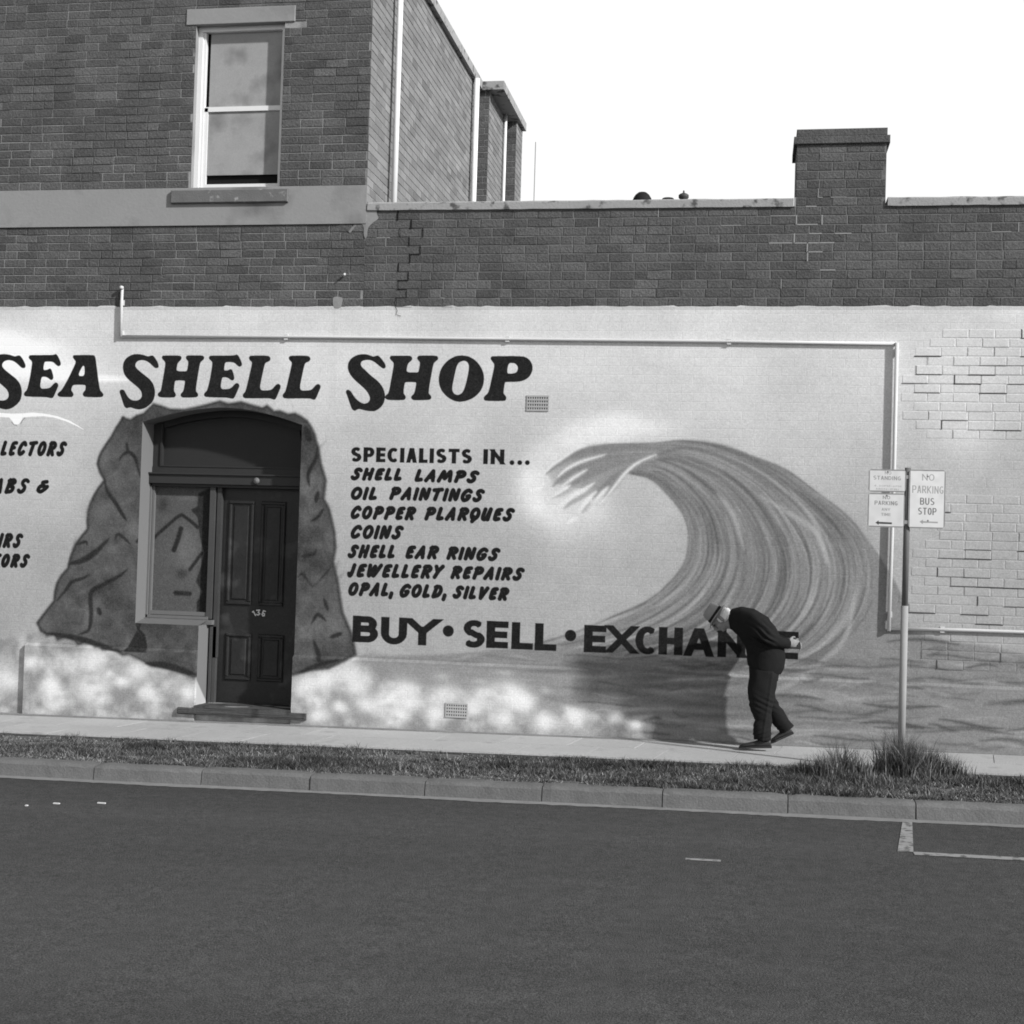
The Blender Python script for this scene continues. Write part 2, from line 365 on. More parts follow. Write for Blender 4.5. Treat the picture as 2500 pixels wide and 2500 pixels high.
cv.fill([[(925, 1618), (1100, 1622), (1400, 1640), (1400, 1700), (1200, 1690), (1080, 1676), (960, 1655)]], 140, 5, .8)
for k in range(70):
    x = rr.uniform(1180, 2000); y = rr.uniform(1605, 1790)
    if y > 1600+(x-800)*.21: continue
    L = rr.uniform(120, 320); P = [(x+t*L, y+t*L*.05+5*math.sin(k+t*3.5)) for t in np.linspace(0, 1, 12)]
    cv.stroke(P, rr.uniform(5, 12), rr.choice([92, 100, 108, 148, 156]), 4, .4, taper=True)
# ---- surf along the foot of the wall
foam = [(-20, 1560), (100, 1545), (250, 1580), (330, 1597), (440, 1640), (480, 1650), (700, 1645), (800, 1630), (850, 1602), (900, 1604), (915, 1640), (960, 1662), (1060, 1680), (1200, 1680), (1290, 1692), (1400, 1725), (1560, 1765), (1590, 1830), (900, 1800), (-40, 1770)]
cv.fill([foam], 152, 3)
win, mk_f = cv.polymask([foam], 6); fx0, fx1, fy0, fy1 = win
nf = (vnoise(CH, CW, 44, 31)*1.1+vnoise(CH, CW, 20, 32)*.8+vnoise(CH, CW, 9, 33)*.35)[fy0:fy1, fx0:fx1]
cv.a[fy0:fy1, fx0:fx1] += np.clip(nf, -.35, .8)*52*mk_f
FB = [(232, 1616, 30), (341, 1639, 25), (301, 1662, 15), (228, 1682, 33), (149, 1699, 26), (129, 1672, 18), (367, 1689, 22), (271, 1644, 10), (26, 1660, 30), (76, 1616, 16), (746, 1675, 28), (795, 1659, 25), (852, 1645, 30), (878, 1675, 26), (832, 1725, 15), (772, 1712, 17), (898, 1718, 22), (951, 1715, 18), (981, 1685, 28), (1004, 1715, 22), (974, 1745, 16), (1083, 1699, 28), (1063, 1741, 20), (1156, 1728, 20), (1183, 1699, 26), (1242, 1692, 26), (1229, 1755, 18), (779, 1745, 22), (1262, 1699, 28), (1283, 1715, 20), (1329, 1755, 22), (1409, 1745, 20), (1505, 1750, 15), (1551, 1768, 13), (460, 1690, 20), (-40, 1690, 30), (-90, 1640, 30)]
for x, y, r in FB: cv.blob((x, y), r*1.35, 236, .72, r*1.0, rr.uniform(-.5, .5)); cv.blob((x+rr.uniform(-r, r), y+rr.uniform(-r, r)*.5), r*.8, 214, .5, r*.6, rr.uniform(-1, 1))
for k in range(60): cv.blob((rr.uniform(0, 1350), rr.uniform(1640, 1770)), rr.uniform(8, 22), rr.choice([138, 205, 142, 200]), .38, rr.uniform(6, 12))
# ---- rock round the door
rockL = [(300, 1020), (318, 1026), (334, 1015), (351, 1010), (374, 987), (392, 992), (414, 1000), (450, 1001), (500, 990), (536, 980), (557, 987), (588, 982), (618, 991), (640, 997), (651, 991), (668, 1005), (682, 1004), (703, 1012), (719, 1010), (735, 1018), (748, 1028), (757, 1040), (767, 1060), (770, 1075), (776, 1092), (782, 1132), (794, 1172), (789, 1218), (802, 1241), (815, 1298), (818, 1337), (812, 1371), (824, 1424), (829, 1460), (835, 1496), (858, 1549), (867, 1597), (845, 1610), (805, 1629), (760, 1634), (719, 1645), (600, 1660), (477, 1653), (440, 1639), (419, 1630), (374, 1625), (346, 1609), (319, 1596), (303, 1598), (280, 1580), (255, 1584), (245, 1574), (235, 1578), (222, 1570), (205, 1568), (190, 1574), (180, 1562), (160, 1556), (140, 1562), (132, 1548), (114, 1552), (108, 1543), (100, 1540), (91, 1520), (108, 1498), (132, 1467), (134, 1445), (139, 1424), (150, 1405), (166, 1387), (172, 1360), (185, 1328), (200, 1308), (214, 1291), (213, 1270), (215, 1251), (220, 1230), (228, 1212), (240, 1192), (255, 1172), (244, 1152), (238, 1132), (242, 1115), (248, 1102), (260, 1083), (272, 1066), (285, 1042)]
cv.fill([rockL], 80, .8)
win, mk = cv.polymask([rockL], 1)
x0, x1, y0, y1 = win
nz = (vnoise(CH, CW, 70, 8)*38+vnoise(CH, CW, 26, 9)*22+vnoise(CH, CW, 9, 10)*8)[y0:y1, x0:x1]
cv.a[y0:y1, x0:x1] += nz*mk
for k in range(150):
    x = rr.choice([rr.uniform(110, 345), rr.uniform(120, 340), rr.uniform(725, 850)]); y = rr.uniform(1040, 1620); a = rr.uniform(-1.2, 1.2)+(1.57 if x > 700 else .9)
    P = [(x+math.cos(a)*t, y-math.sin(a)*t) for t in (0, 12, 24, rr.uniform(30, 46))]; X, Y = map(int, cv.pt((x, y)))
    if 0 <= Y-y0 < mk.shape[0] and 0 <= X-x0 < mk.shape[1] and mk[Y-y0, X-x0] > .9 and cv.a[Y, X] < 140: cv.stroke(P, rr.uniform(4, 13), rr.choice([62, 70, 98, 106]), 2.6, .35, taper=True)
outside = cv.a[y0:y1, x0:x1].copy()
hi = np.array(rockL); ol = [tuple(p) for p in rockL]
cv.stroke(ol[:42], 7, 56, 2.2, .85); cv.stroke(ol[61:]+ol[:1], 7, 54, 1.8, .85); cv.stroke(ol[42:62], 6, 60, 2.5, .7)
for P, w_ in [([(255, 1172), (262, 1200), (280, 1225), (300, 1258), (309, 1270)], 9), ([(290, 1125), (298, 1112), (312, 1103), (328, 1115), (336, 1140), (342, 1165)], 8), ([(308, 1080), (312, 1102)], 7), ([(168, 1376), (200, 1368), (232, 1348), (265, 1315)], 14),
              ([(280, 1316), (290, 1304), (318, 1328)], 7), ([(138, 1466), (160, 1440), (175, 1420), (200, 1412), (216, 1403)], 8), ([(312, 1388), (290, 1406), (255, 1425), (222, 1447), (222, 1500), (216, 1537), (192, 1548)], 10), ([(238, 1484), (245, 1500)], 11), ([(185, 1330), (208, 1322), (212, 1330)], 6),
              ([(110, 1545), (160, 1552), (205, 1562), (255, 1578), (300, 1590)], 12), ([(360, 1618), (400, 1622), (440, 1632), (482, 1646)], 15),
              ([(774, 1092), (770, 1120), (756, 1145), (751, 1165), (755, 1186)], 9), ([(776, 1200), (770, 1226)], 10), ([(790, 1240), (775, 1262), (758, 1272)], 7), ([(736, 1357), (765, 1352), (772, 1340)], 7), ([(728, 1407), (740, 1402), (762, 1430), (785, 1410), (806, 1385)], 6),
              ([(760, 1522), (775, 1500), (795, 1515)], 8), ([(805, 1556), (835, 1545)], 10), ([(765, 1563), (776, 1595), (785, 1620)], 11), ([(745, 1040), (756, 1078)], 15), ([(790, 1460), (800, 1490)], 8), ([(735, 1640), (780, 1622), (830, 1610)], 10)]:
    cv.stroke(cat(P, 5), w_*1.1, 40, 1.7, .88, taper=True)
cv.fill([[(330, 1518), (346, 1520), (341, 1536), (355, 1552), (361, 1592), (306, 1590), (322, 1562), (335, 1538)]], 44, 1.2)
for p in [(232, 1250), (250, 1240), (330, 1300), (290, 1170), (770, 1420)]: cv.blob(p, 22, 104, .5)
# painted side panel beside the door: lies 0.3 m behind the wall face
PY = 0.30
def to_panel(px, py): X, Z = W(px, py, PY); return ((X-XL)*PPM, (ZT-Z)*PPM)
cv.to = to_panel
cv.fill([[(372, 1180), (512, 1180), (512, 1500), (372, 1500)]], 84, 1)
cv.blob((455, 1345), 34, 112, .7, 60); cv.blob((400, 1300), 30, 84, .6)
for P, w_ in [([(365, 1322), (400, 1290), (437, 1259), (452, 1262), (482, 1287)], 8), ([(441, 1290), (434, 1315), (424, 1342)], 12), ([(463, 1390), (492, 1350)], 8), ([(428, 1447), (462, 1449)], 11)]: cv.stroke(cat(P, 5), w_, 36, 1.6, .9)
cv.blob((398, 1232), 15, 54, .8, 18); cv.blob((443, 1400), 16, 52, .8, 14); cv.blob((455, 1215), 24, 110, .5, 8)
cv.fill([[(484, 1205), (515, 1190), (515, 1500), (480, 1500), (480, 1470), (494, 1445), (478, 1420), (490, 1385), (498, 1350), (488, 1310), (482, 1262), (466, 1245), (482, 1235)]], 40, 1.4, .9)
cv.to = to_wall
# ---- gull
gull = [(-60, 1003), (0, 1008), (33, 1010), (60, 1009), (80, 1007), (110, 1010), (140, 1016), (170, 1027), (195, 1042), (206, 1050), (185, 1039), (160, 1028), (130, 1019), (105, 1016), (80, 1017), (56, 1019), (52, 1028), (45, 1036), (35, 1037), (30, 1028), (22, 1019), (0, 1018), (-60, 1015)]
cv.fill([gull], 252, .6)
for P in ([(28, 1030), (33, 1036), (40, 1038)], [(50, 1034), (54, 1026), (60, 1020)]): cv.stroke(P, 2, 90, .8, .7)
# ---- lettering
INK = 30
def tp(P, ox, oy, s, dx=0, sx=1, sy=1, cx=0, cy=0): return [(ox+((p[0]-cx)*sx+cx+dx)/s, oy+((p[1]-cy)*sy+cy)/s) for p in P]
S1 = [(430,180),(520,195),(600,225),(650,210),(690,203),(730,245),(780,330),(800,390),(790,430),(750,440),(715,425),(640,350),(570,305),(490,288),(410,310),(375,360),(375,410),(420,465),(520,545),(630,630),(700,720),(732,840),(728,930),(705,1020),(650,1090),(550,1165),(450,1190),(360,1175),(290,1148),(255,1155),(215,1168),(175,1140),(150,1070),(115,960),(85,870),(95,835),(135,820),(175,840),(205,900),(250,975),(310,1018),(380,1028),(450,1010),(490,960),(490,890),(455,820),(370,745),(240,640),(170,550),(145,440),(155,340),(200,260),(290,200),(360,182)]
S2 = [(430,178),(520,195),(600,228),(645,215),(690,205),(740,250),(810,345),(832,400),(820,435),(785,447),(735,420),(640,335),(560,292),(480,287),(400,305),(372,350),(385,405),(450,465),(570,580),(700,680),(780,790),(815,900),(815,990),(790,1080),(730,1160),(640,1215),(560,1222),(450,1205),(340,1175),(300,1195),(265,1215),(215,1185),(180,1090),(130,940),(102,870),(115,835),(155,825),(200,860),(250,945),(310,1015),(390,1070),(450,1082),(510,1060),(543,1010),(535,940),(480,850),(400,770),(260,650),(170,540),(135,430),(150,330),(210,250),(310,195)]
GE = [(560,198),(970,198),(1010,175),(1045,205),(1085,290),(1105,350),(1098,385),(1065,405),(1030,390),(970,330),(920,318),(830,318),(805,330),(782,470),(850,470),(905,438),(935,465),(960,550),(970,610),(955,645),(925,655),(895,635),(850,600),(790,592),(750,600),(720,812),(870,805),(920,780),(980,710),(1015,693),(1050,715),(1060,755),(1020,850),(970,965),(940,985),(890,975),(820,962),(470,955),(435,930),(432,895),(455,865),(490,830),(540,620),(585,330),(560,295),(525,265),(518,235),(535,205)]
GA = [(1345,197),(1690,197),(1720,215),(1735,260),(1760,460),(1790,700),(1815,840),(1860,885),(1880,920),(1860,955),(1820,967),(1540,962),(1505,935),(1498,900),(1520,865),(1550,830),(1553,755),(1530,740),(1330,738),(1305,780),(1290,840),(1325,880),(1335,920),(1315,955),(1290,965),(1080,960),(1045,935),(1040,905),(1070,870),(1120,835),(1240,620),(1350,390),(1375,320),(1345,280),(1320,245),(1322,212)]
GAh = [(1525,345),(1403,578),(1540,582)]
GH = [(890,205),(1170,205),(1205,225),(1215,260),(1195,295),(1145,340),(1130,400),(1118,492),(1290,495),(1312,480),(1338,320),(1300,280),(1285,245),(1305,210),(1340,203),(1590,203),(1622,230),(1622,270),(1590,300),(1550,335),(1520,500),(1465,850),(1505,890),(1518,925),(1500,958),(1450,970),(1240,975),(1205,955),(1190,925),(1205,890),(1245,855),(1275,680),(1265,662),(1110,660),(1090,680),(1070,850),(1105,895),(1110,930),(1090,965),(1050,972),(830,970),(785,945),(775,915),(795,880),(835,855),(870,650),(918,370),(910,320),(870,280),(852,250),(862,215)]
GL = [(735,180),(985,180),(1022,200),(1035,235),(1015,270),(960,290),(940,320),(900,500),(855,728),(1000,728),(1060,710),(1110,645),(1150,622),(1185,640),(1195,675),(1160,760),(1115,865),(1085,878),(1030,855),(960,853),(630,857),(600,835),(592,800),(615,770),(640,740),(690,530),(740,310),(735,280),(700,250),(690,215),(705,188)]
GO = [(500,203),(620,220),(740,285),(840,400),(895,530),(905,640),(885,760),(830,870),(730,965),(600,1030),(460,1052),(350,1030),(230,960),(130,850),(85,730),(78,610),(110,470),(180,360),(270,275),(390,215)]
GOh = [(540,298),(600,325),(630,390),(620,500),(590,650),(550,800),(505,890),(430,928),(360,905),(325,840),(328,760),(360,600),(405,400),(450,330)]
GP = [(1060,217),(1590,217),(1680,245),(1750,310),(1785,400),(1780,490),(1730,590),(1650,650),(1540,685),(1300,688),(1280,700),(1255,870),(1260,900),(1300,945),(1308,985),(1295,1020),(1260,1035),(930,1033),(900,1010),(895,970),(920,935),(980,885),(1020,720),(1085,420),(1085,360),(1050,315),(1020,275),(1025,235)]
GPh = [(1345,345),(1440,342),(1490,370),(1520,430),(1505,490),(1470,525),(1400,535),(1315,535)]
s7, s6 = 7.431, 6.44
for polys in ([tp(S1, -45, 840, s7)], [tp(GE, 0, 840, s7)], [tp(GA, 0, 840, s7), tp(GAh, 0, 840, s7)], [tp(S1, 280, 840, s7)], [tp(GH, 280, 840, s7)],
              [tp(GE, 440, 841.3, s7, sx=1.03, cx=560)], [tp(GL, 500, 840, s6)], [tp(GL, 500, 840.3, s6, dx=627)], [tp(S2, 830, 840, s7)],
              [tp(GH, 830+6.3, 840+.6, s7, sx=1.143, sy=1.056, cx=852, cy=203)], [tp(GO, 1060, 840, s7), tp(GOh, 1060, 840, s7)], [tp(GP, 1060, 840, s7), tp(GPh, 1060, 840, s7)]):
    cv.fill([smooth(q, 2) for q in polys], INK+6, .6)
def arc(cx, cy, rx, ry, a0, a1, n=12): return [(cx+rx*math.cos(math.radians(a0+(a1-a0)*i/n)), cy+ry*math.sin(math.radians(a0+(a1-a0)*i/n))) for i in range(n+1)]
SS = arc(.52, .25, .46, .25, -38, -250, 12)[:-1]+[(.35, .44), (.68, .56)]+arc(.48, .75, .5, .25, -60, 142, 12)[1:]
GL_ = {  # bold block letters: (cap style, points)
 'B': [('s', [(0, 0), (0, 1)]), ('b', [(0, 0), (.6, 0)]+arc(.6, .24, .32, .24, -90, 90)+[(0, .48)]), ('b', [(0, .48), (.62, .48)]+arc(.62, .74, .38, .26, -90, 90)+[(0, 1)])],
 'U': [('s', [(0, 0), (0, .6)]+arc(.5, .62, .5, .38, 180, 0)+[(1, 0)])], 'Y': [('y', [(0, 0), (.5, .5)]), ('y', [(1, 0), (.5, .5)]), ('s', [(.5, .45), (.5, 1)])],
 'S': [('b', SS)], 'E': [('s', [(0, 0), (0, 1)]), ('s', [(0, 0), (1, 0)]), ('s', [(0, .5), (.93, .5)]), ('s', [(0, 1), (1, 1)])], 'L': [('s', [(0, 0), (0, 1)]), ('s', [(0, 1), (1, 1)])],
 'X': [('x', [(.08, 0), (.92, 1)]), ('x', [(.92, 0), (.08, 1)])], 'C': [('b', arc(.62, .5, .62, .5, -52, -308, 20))], 'H': [('s', [(0, 0), (0, 1)]), ('s', [(1, 0), (1, 1)]), ('b', [(0, .5), (1, .5)])],
 'A': [('x', [(.05, 1.02), (.42, 0)]), ('x', [(.95, 1.02), (.58, 0)]), ('b', [(.2, .7), (.8, .7)])], 'N': [('s', [(0, 0), (0, 1)]), ('s', [(1, 0), (1, 1)]), ('x', [(.02, .02), (.98, .98)])],
 'G': [('b', arc(.6, .5, .6, .5, -52, -300, 18)+[(.98, .85), (.98, .58)]), ('b', [(.55, .58), (1.08, .58)])], 'P': [('s', [(0, 0), (0, 1)]), ('b', [(0, 0), (.6, 0)]+arc(.6, .28, .4, .28, -90, 90)+[(0, .56)])],
 'I': [('s', [(.5, 0), (.5, 1)])], 'T': [('s', [(.5, 0), (.5, 1)]), ('s', [(0, 0), (1, 0)])], 'O': [('b', arc(.5, .5, .5, .5, 0, 360, 24))], 'R': [('s', [(0, 0), (0, 1)]), ('b', [(0, 0), (.6, 0)]+arc(.6, .27, .38, .27, -90, 90)+[(0, .54)]), ('y', [(1, 1), (.5, .54)])],
 'D': [('s', [(0, 0), (0, 1)]), ('b', [(0, 0), (.45, 0)]+arc(.45, .5, .55, .5, -90, 90)+[(0, 1)])], 'K': [('s', [(0, 0), (0, 1)]), ('y', [(1, 0), (.05, .6)]), ('y', [(1, 1), (.3, .45)])], 'M': [('s', [(0, 0), (0, 1)]), ('s', [(1, 0), (1, 1)]), ('y', [(.02, .02), (.5, .8)]), ('y', [(.98, .02), (.5, .8)])],
 '4': [('s', [(.7, 0), (.7, 1)]), ('b', [(.7, 0), (0, .7), (1, .7)])], '3': [('b', arc(.45, .25, .45, .25, -150, 90, 8)+arc(.45, .75, .5, .25, -90, 150, 8))], '0': [('b', arc(.5, .5, .5, .5, 0, 360, 20))], '6': [('b', [(.8, 0), (.15, .5)]+arc(.5, .72, .45, .28, 180, 540, 16))],
 'V': [('x', [(0, 0), (.5, 1)]), ('x', [(1, 0), (.5, 1)])], 'W': [('x', [(0, 0), (.28, 1)]), ('x', [(.28, 1), (.5, .1)]), ('x', [(.5, .1), (.72, 1)]), ('x', [(.72, 1), (1, 0)])], 'J': [('b', [(.8, 0), (.8, .7)]+arc(.45, .7, .35, .3, 0, 160, 8))],
 'F': [('s', [(0, 0), (0, 1)]), ('s', [(0, 0), (1, 0)]), ('s', [(0, .5), (.85, .5)])], '-': [('s', [(.1, .5), (.9, .5)])], '.': [('s', [(.5, .98), (.5, 1)])]}
def glyph(c, ch, x0, y0, x1, y1, t, v, ital=0, soft=.6, alpha=1, an=.24, **kw):
    xm, ym = (x0+x1)/2, (y0+y1)/2
    ya, yb = c.pt((xm, y0))[1], c.pt((xm, y1))[1]; xa, xb = c.pt((x0, ym))[0], c.pt((x1, ym))[0]; k = (yb-ya)/(y1-y0); t *= k; tv = t*(1-an)
    for cp, P in GL_[ch]:
        Q = [(xa+t/2+p[0]*(xb-xa-t), ya+tv/2+p[1]*(yb-ya-tv)) for p in P]
        c.stroke([(q[0]+((ya+yb)/2-q[1])*ital, q[1]) for q in Q], t, v, soft, alpha, caps=cp, clip=((xa, ya), (0, 1), yb-ya), raw=True, an=an)
for ch, x0, y0, x1, y1 in [('B',860,1503.5,923,1568),('U',929,1506.5,993,1573),('Y',991,1509.5,1070,1575),('S',1128,1513,1184,1581),('E',1187,1516,1240,1582),('L',1248,1519,1301,1585),('L',1305,1521.5,1358,1588),('E',1425,1526,1479,1592.5),('X',1477,1527,1557,1594),('C',1550,1528.5,1602,1597),('H',1607,1531,1666,1598),('A',1667,1533,1744,1602),('N',1751,1536,1819,1604.5),('G',1826,1538,1888,1607),('E',1893,1541,1948,1608.5)]:
    glyph(cv, ch, x0, y0, x1, y1, 21 if ch not in 'XSCG' else 19.5, INK)
for x, y in ((1093.5, 1540), (1392, 1551)): cv.stroke([(x, y), (x+.2, y)], 26, INK)
def line(c, word, x0, y0, x1, y1, t, v, dy=0, gl=glyph, gap=.16, ital=0, **kw):
    wd = {'I': .42, 'M': 1.3, 'W': 1.35, 'J': .75, ',': .4, '.': .4, 'E': .85, 'L': .8, '1': .5, '-': .7, ' ': .6}
    if gl is glyph: wd['I'] = t/((y1-y0)*.75)
    ws = [wd.get(q, 1) for q in word]; tot = sum(ws)+gap*(len(word)-1); u = (x1-x0)/tot; x = x0
    for q, ww in zip(word, ws):
        if q != ' ':
            f = (x-x0)/(x1-x0); gl(c, q, x, y0+dy*f, x+ww*u, y1+dy*f, t, v, ital=ital, **kw)
        x += (ww+gap)*u
line(cv, 'SPECIALISTS', 855.5, 1091, 1152, 1127, 11, INK, dy=5); glyph(cv, 'I', 1179, 1096, 1190.5, 1132.5, 11.5, INK); glyph(cv, 'N', 1197, 1096.5, 1230.5, 1133, 11, INK)
for x in (1249, 1268, 1286.5): cv.stroke([(x, 1129), (x+.2, 1129)], 11, INK)
# brush script capitals, round strokes
GB = dict(
 S=[[(.95, .12), (.72, .02), (.42, .05), (.3, .22), (.42, .4), (.68, .55), (.72, .78), (.5, .97), (.2, .98), (.05, .86)]], H=[[(.1, .0), (.06, 1)], [(.9, 0), (.84, 1)], [(.1, .52), (.86, .45)]], E=[[(.95, .03), (.45, .05), (.2, .2), (.15, .8), (.3, .98), (.85, .93)], [(.2, .48), (.75, .43)]],
 L=[[(.2, 0), (.12, .85), (.25, .98), (.9, .93)]], A=[[(.0, 1), (.6, 0), (.85, 1)], [(.2, .68), (.78, .6)]], M=[[(.0, 1), (.25, .02), (.45, .75), (.8, .02), (.95, 1)]], P=[[(.25, 0), (.12, 1)], [(.1, .1), (.6, .0), (.95, .18), (.8, .45), (.2, .55)]],
 O=[arc(.5, .5, .46, .49, -60, 300, 16)], I=[[(.5, 0), (.45, 1)]], N=[[(.08, 1), (.14, 0), (.8, .95), (.92, 0)]], T=[[(.0, .06), (1, .0)], [(.55, .02), (.42, 1)]], G=[[(.96, .14), (.62, .0), (.2, .2), (.02, .65), (.28, 1), (.72, .92), (.92, .6), (.66, .62)]],
 C=[[(.92, .18), (.65, .0), (.25, .18), (.05, .6), (.25, .95), (.6, .95), (.88, .78)]], R=[[(.2, 0), (.1, 1)], [(.08, .1), (.6, 0), (.95, .18), (.8, .42), (.2, .55), (.5, .6), (.88, 1)]], Q=[arc(.5, .48, .46, .47, -60, 300, 16), [(.4, .75), (.6, .95), (.35, 1.2)]], U=[[(.12, 0), (.05, .75), (.25, .98), (.6, .85), (.85, 0)], [(.86, 0), (.8, 1)]],
 J=[[(.75, 0), (.6, .85), (.3, 1), (.02, .8)]], W=[[(.02, 0), (.15, .98), (.5, .1), (.55, .98), (1, 0)]], Y=[[(.05, 0), (.4, .5), (.95, 0)], [(.5, .4), (.2, 1)]], B=[[(.2, 0), (.08, 1)], [(.08, .08), (.65, 0), (.85, .2), (.25, .48), (.8, .6), (.7, .92), (.1, 1)]], V=[[(.1, 0), (.3, 1), (.95, 0)]], D=[[(.25, 0), (.1, .95)], [(.08, .08), (.65, .05), (.95, .4), (.75, .85), (.1, 1)]],
 K=[[(.2, 0), (.1, 1)]]); GB[','] = [[(.6, .85), (.6, 1.0), (.3, 1.25)]]; GB['.'] = [[(.5, .98), (.5, 1)]]; GB['&'] = [[(.85, .02), (.4, .1), (.5, .42), (.2, .5), (.08, .85), (.45, 1), (.9, .7), (1.05, .5)], [(.3, .45), (.7, .45)]]
def bglyph(c, ch, x0, y0, x1, y1, t, v, ital=.24, soft=.6, **kw):
    h = y1-y0; k = PPM/248
    for P in GB[ch]:
        Q = []
        for p in (cat(P, 5) if len(P) > 3 else P):
            X = x0+t/2+p[0]*(x1-x0-t*.9); Y = y0+t/2+p[1]*(h-t); Q.append((X+((y0+y1)/2-Y)*ital, Y))
        c.stroke(Q, t*k, v, soft)
for wd_, x0, y0, x1, y1, dy in [('SHELL',856,1140,983,1173,2),('LAMPS',1012,1144,1168,1177,4),('OIL',855,1187,923,1221,1),('PAINTINGS',950,1187,1181,1221,6),('COPPER',855,1233,1014,1268,3),('PLARQUES',1036,1236,1254,1271,3),('COINS',855,1280,983,1316,2),('SHELL',849,1328,966,1363,1),('EAR',989,1330,1070,1365,1),('RINGS',1090,1333,1219,1367,4),('JEWELLERY',848,1374,1082,1410,4),('REPAIRS',1100,1380,1278,1414,5),('OPAL,',849,1420,962,1455,2),('GOLD,',975,1424,1092,1459,3),('SILVER',1105,1428,1241,1462,6),
                       ('COLLECTORS',-66,1074,161,1113,2),('CABS',-60,1166,70,1206,0),('&',88,1170,118,1205,0),('IRS',-4,1300,54,1338,1),('TORS',-22,1350,71,1386,1)]:
    line(cv, wd_ if wd_ != 'CABS' else 'ABS', x0 if wd_ != 'CABS' else -18, y0, x1, y1, 10.4, INK-2, dy=dy, gl=bglyph, gap=.06, ital=.29)
# weathering of the painted wall
drip = vnoise(CH, CW, 18, 21)*4+vnoise(CH, CW, 5, 22)*4
cv.a += drip+rng.normal(0, 5.5, cv.a.shape)+vnoise(CH, CW, 2.3, 77)*16
cx0, cx1 = [int(to_wall(q, 900)[0]) for q in (806, 822)]
cv.a[: int(to_wall(800, 1000)[1]), cx0:cx1] -= 3
for xq in (330, 555, 812, 1015): 
    X = int(to_wall(xq, 900)[0]); cv.a[:int(to_wall(xq, 860)[1]), X:X+2] -= 6
img = bpy.data.images.new('mural_paint', CW, CH, alpha=False, float_buffer=True); img.colorspace_settings.name = 'Non-Color'
arr = np.ones((CH, CW, 4), np.float32); arr[..., :3] = np.clip(lin(np.clip(cv.a, 5, 252))*K, .01, .9)[::-1, :, None]
img.pixels.foreach_set(arr.ravel()); img.update(); img.pack()
def mural_mat(name, relief):
    m = bpy.data.materials.new(name); m.use_nodes = True; N = m.node_tree; L = N.links; p = N.nodes['Principled BSDF']; p.inputs['Roughness'].default_value = .72; p.inputs['Specular IOR Level'].default_value = .05
    geo = N.nodes.new('ShaderNodeNewGeometry'); sp = N.nodes.new('ShaderNodeSeparateXYZ'); L.new(geo.outputs['Position'], sp.inputs[0])
    def mr(src, a, b, c, d):
        n = N.nodes.new('ShaderNodeMapRange'); n.clamp = False; L.new(src, n.inputs[0]); n.inputs[1].default_value = a; n.inputs[2].default_value = b; n.inputs[3].default_value = c; n.inputs[4].default_value = d; return n.outputs[0]
    cb = N.nodes.new('ShaderNodeCombineXYZ'); L.new(mr(sp.outputs['X'], XL, XR, 0, 1), cb.inputs[0]); L.new(mr(sp.outputs['Z'], ZB, ZT, 0, 1), cb.inputs[1])
    t = N.nodes.new('ShaderNodeTexImage'); t.image = img; t.interpolation = 'Linear'; t.extension = 'EXTEND'; L.new(cb.outputs[0], t.inputs[0]); L.new(t.outputs[0], p.inputs['Base Color'])
    no = N.nodes.new('ShaderNodeTexNoise'); no.inputs['Scale'].default_value = 55; no.inputs['Detail'].default_value = 6; L.new(geo.outputs['Position'], no.inputs[0])
    b2 = N.nodes.new('ShaderNodeBump'); b2.inputs['Strength'].default_value = .25; b2.inputs['Distance'].default_value = .006; L.new(no.outputs[0], b2.inputs['Height'])
    if relief:
        cb2 = N.nodes.new('ShaderNodeCombineXYZ'); L.new(sp.outputs['X'], cb2.inputs[0]); L.new(sp.outputs['Z'], cb2.inputs[1])
        br = N.nodes.new('ShaderNodeTexBrick'); br.inputs['Scale'].default_value = 1; br.inputs['Brick Width'].default_value = .24; br.inputs['Row Height'].default_value = .0865; br.inputs['Mortar Size'].default_value = .006; br.inputs['Mortar Smooth'].default_value = 1
        br.inputs['Color1'].default_value = (1, 1, 1, 1); br.inputs['Color2'].default_value = (.94, .94, .94, 1); br.inputs['Mortar'].default_value = (0, 0, 0, 1); L.new(cb2.outputs[0], br.inputs[0])
        b1 = N.nodes.new('ShaderNodeBump'); b1.inputs['Strength'].default_value = relief; b1.inputs['Distance'].default_value = .003; L.new(br.outputs['Color'], b1.inputs['Height']); L.new(b2.outputs[0], b1.inputs['Normal']); L.new(b1.outputs[0], p.inputs['Normal'])
    else: L.new(b2.outputs[0], p.inputs['Normal'])
    return m
m_mural = mural_mat('painted_masonry', .3); m_muralp = mural_mat('painted_panel', 0)
# ---------------------------------------------------------------- key levels
ZPT = W(1250, 749)[1]; ZPL = W(1250, 1625)[1]            # top of the paint, top of the plinth
ZCOP1 = W(1250, 491)[1]; ZCOP0 = W(1250, 513)[1]
XSEAM = W(846, 640)[0]; XC = W(897, 440)[0]
XW0, XW1 = -9.6, 5.6
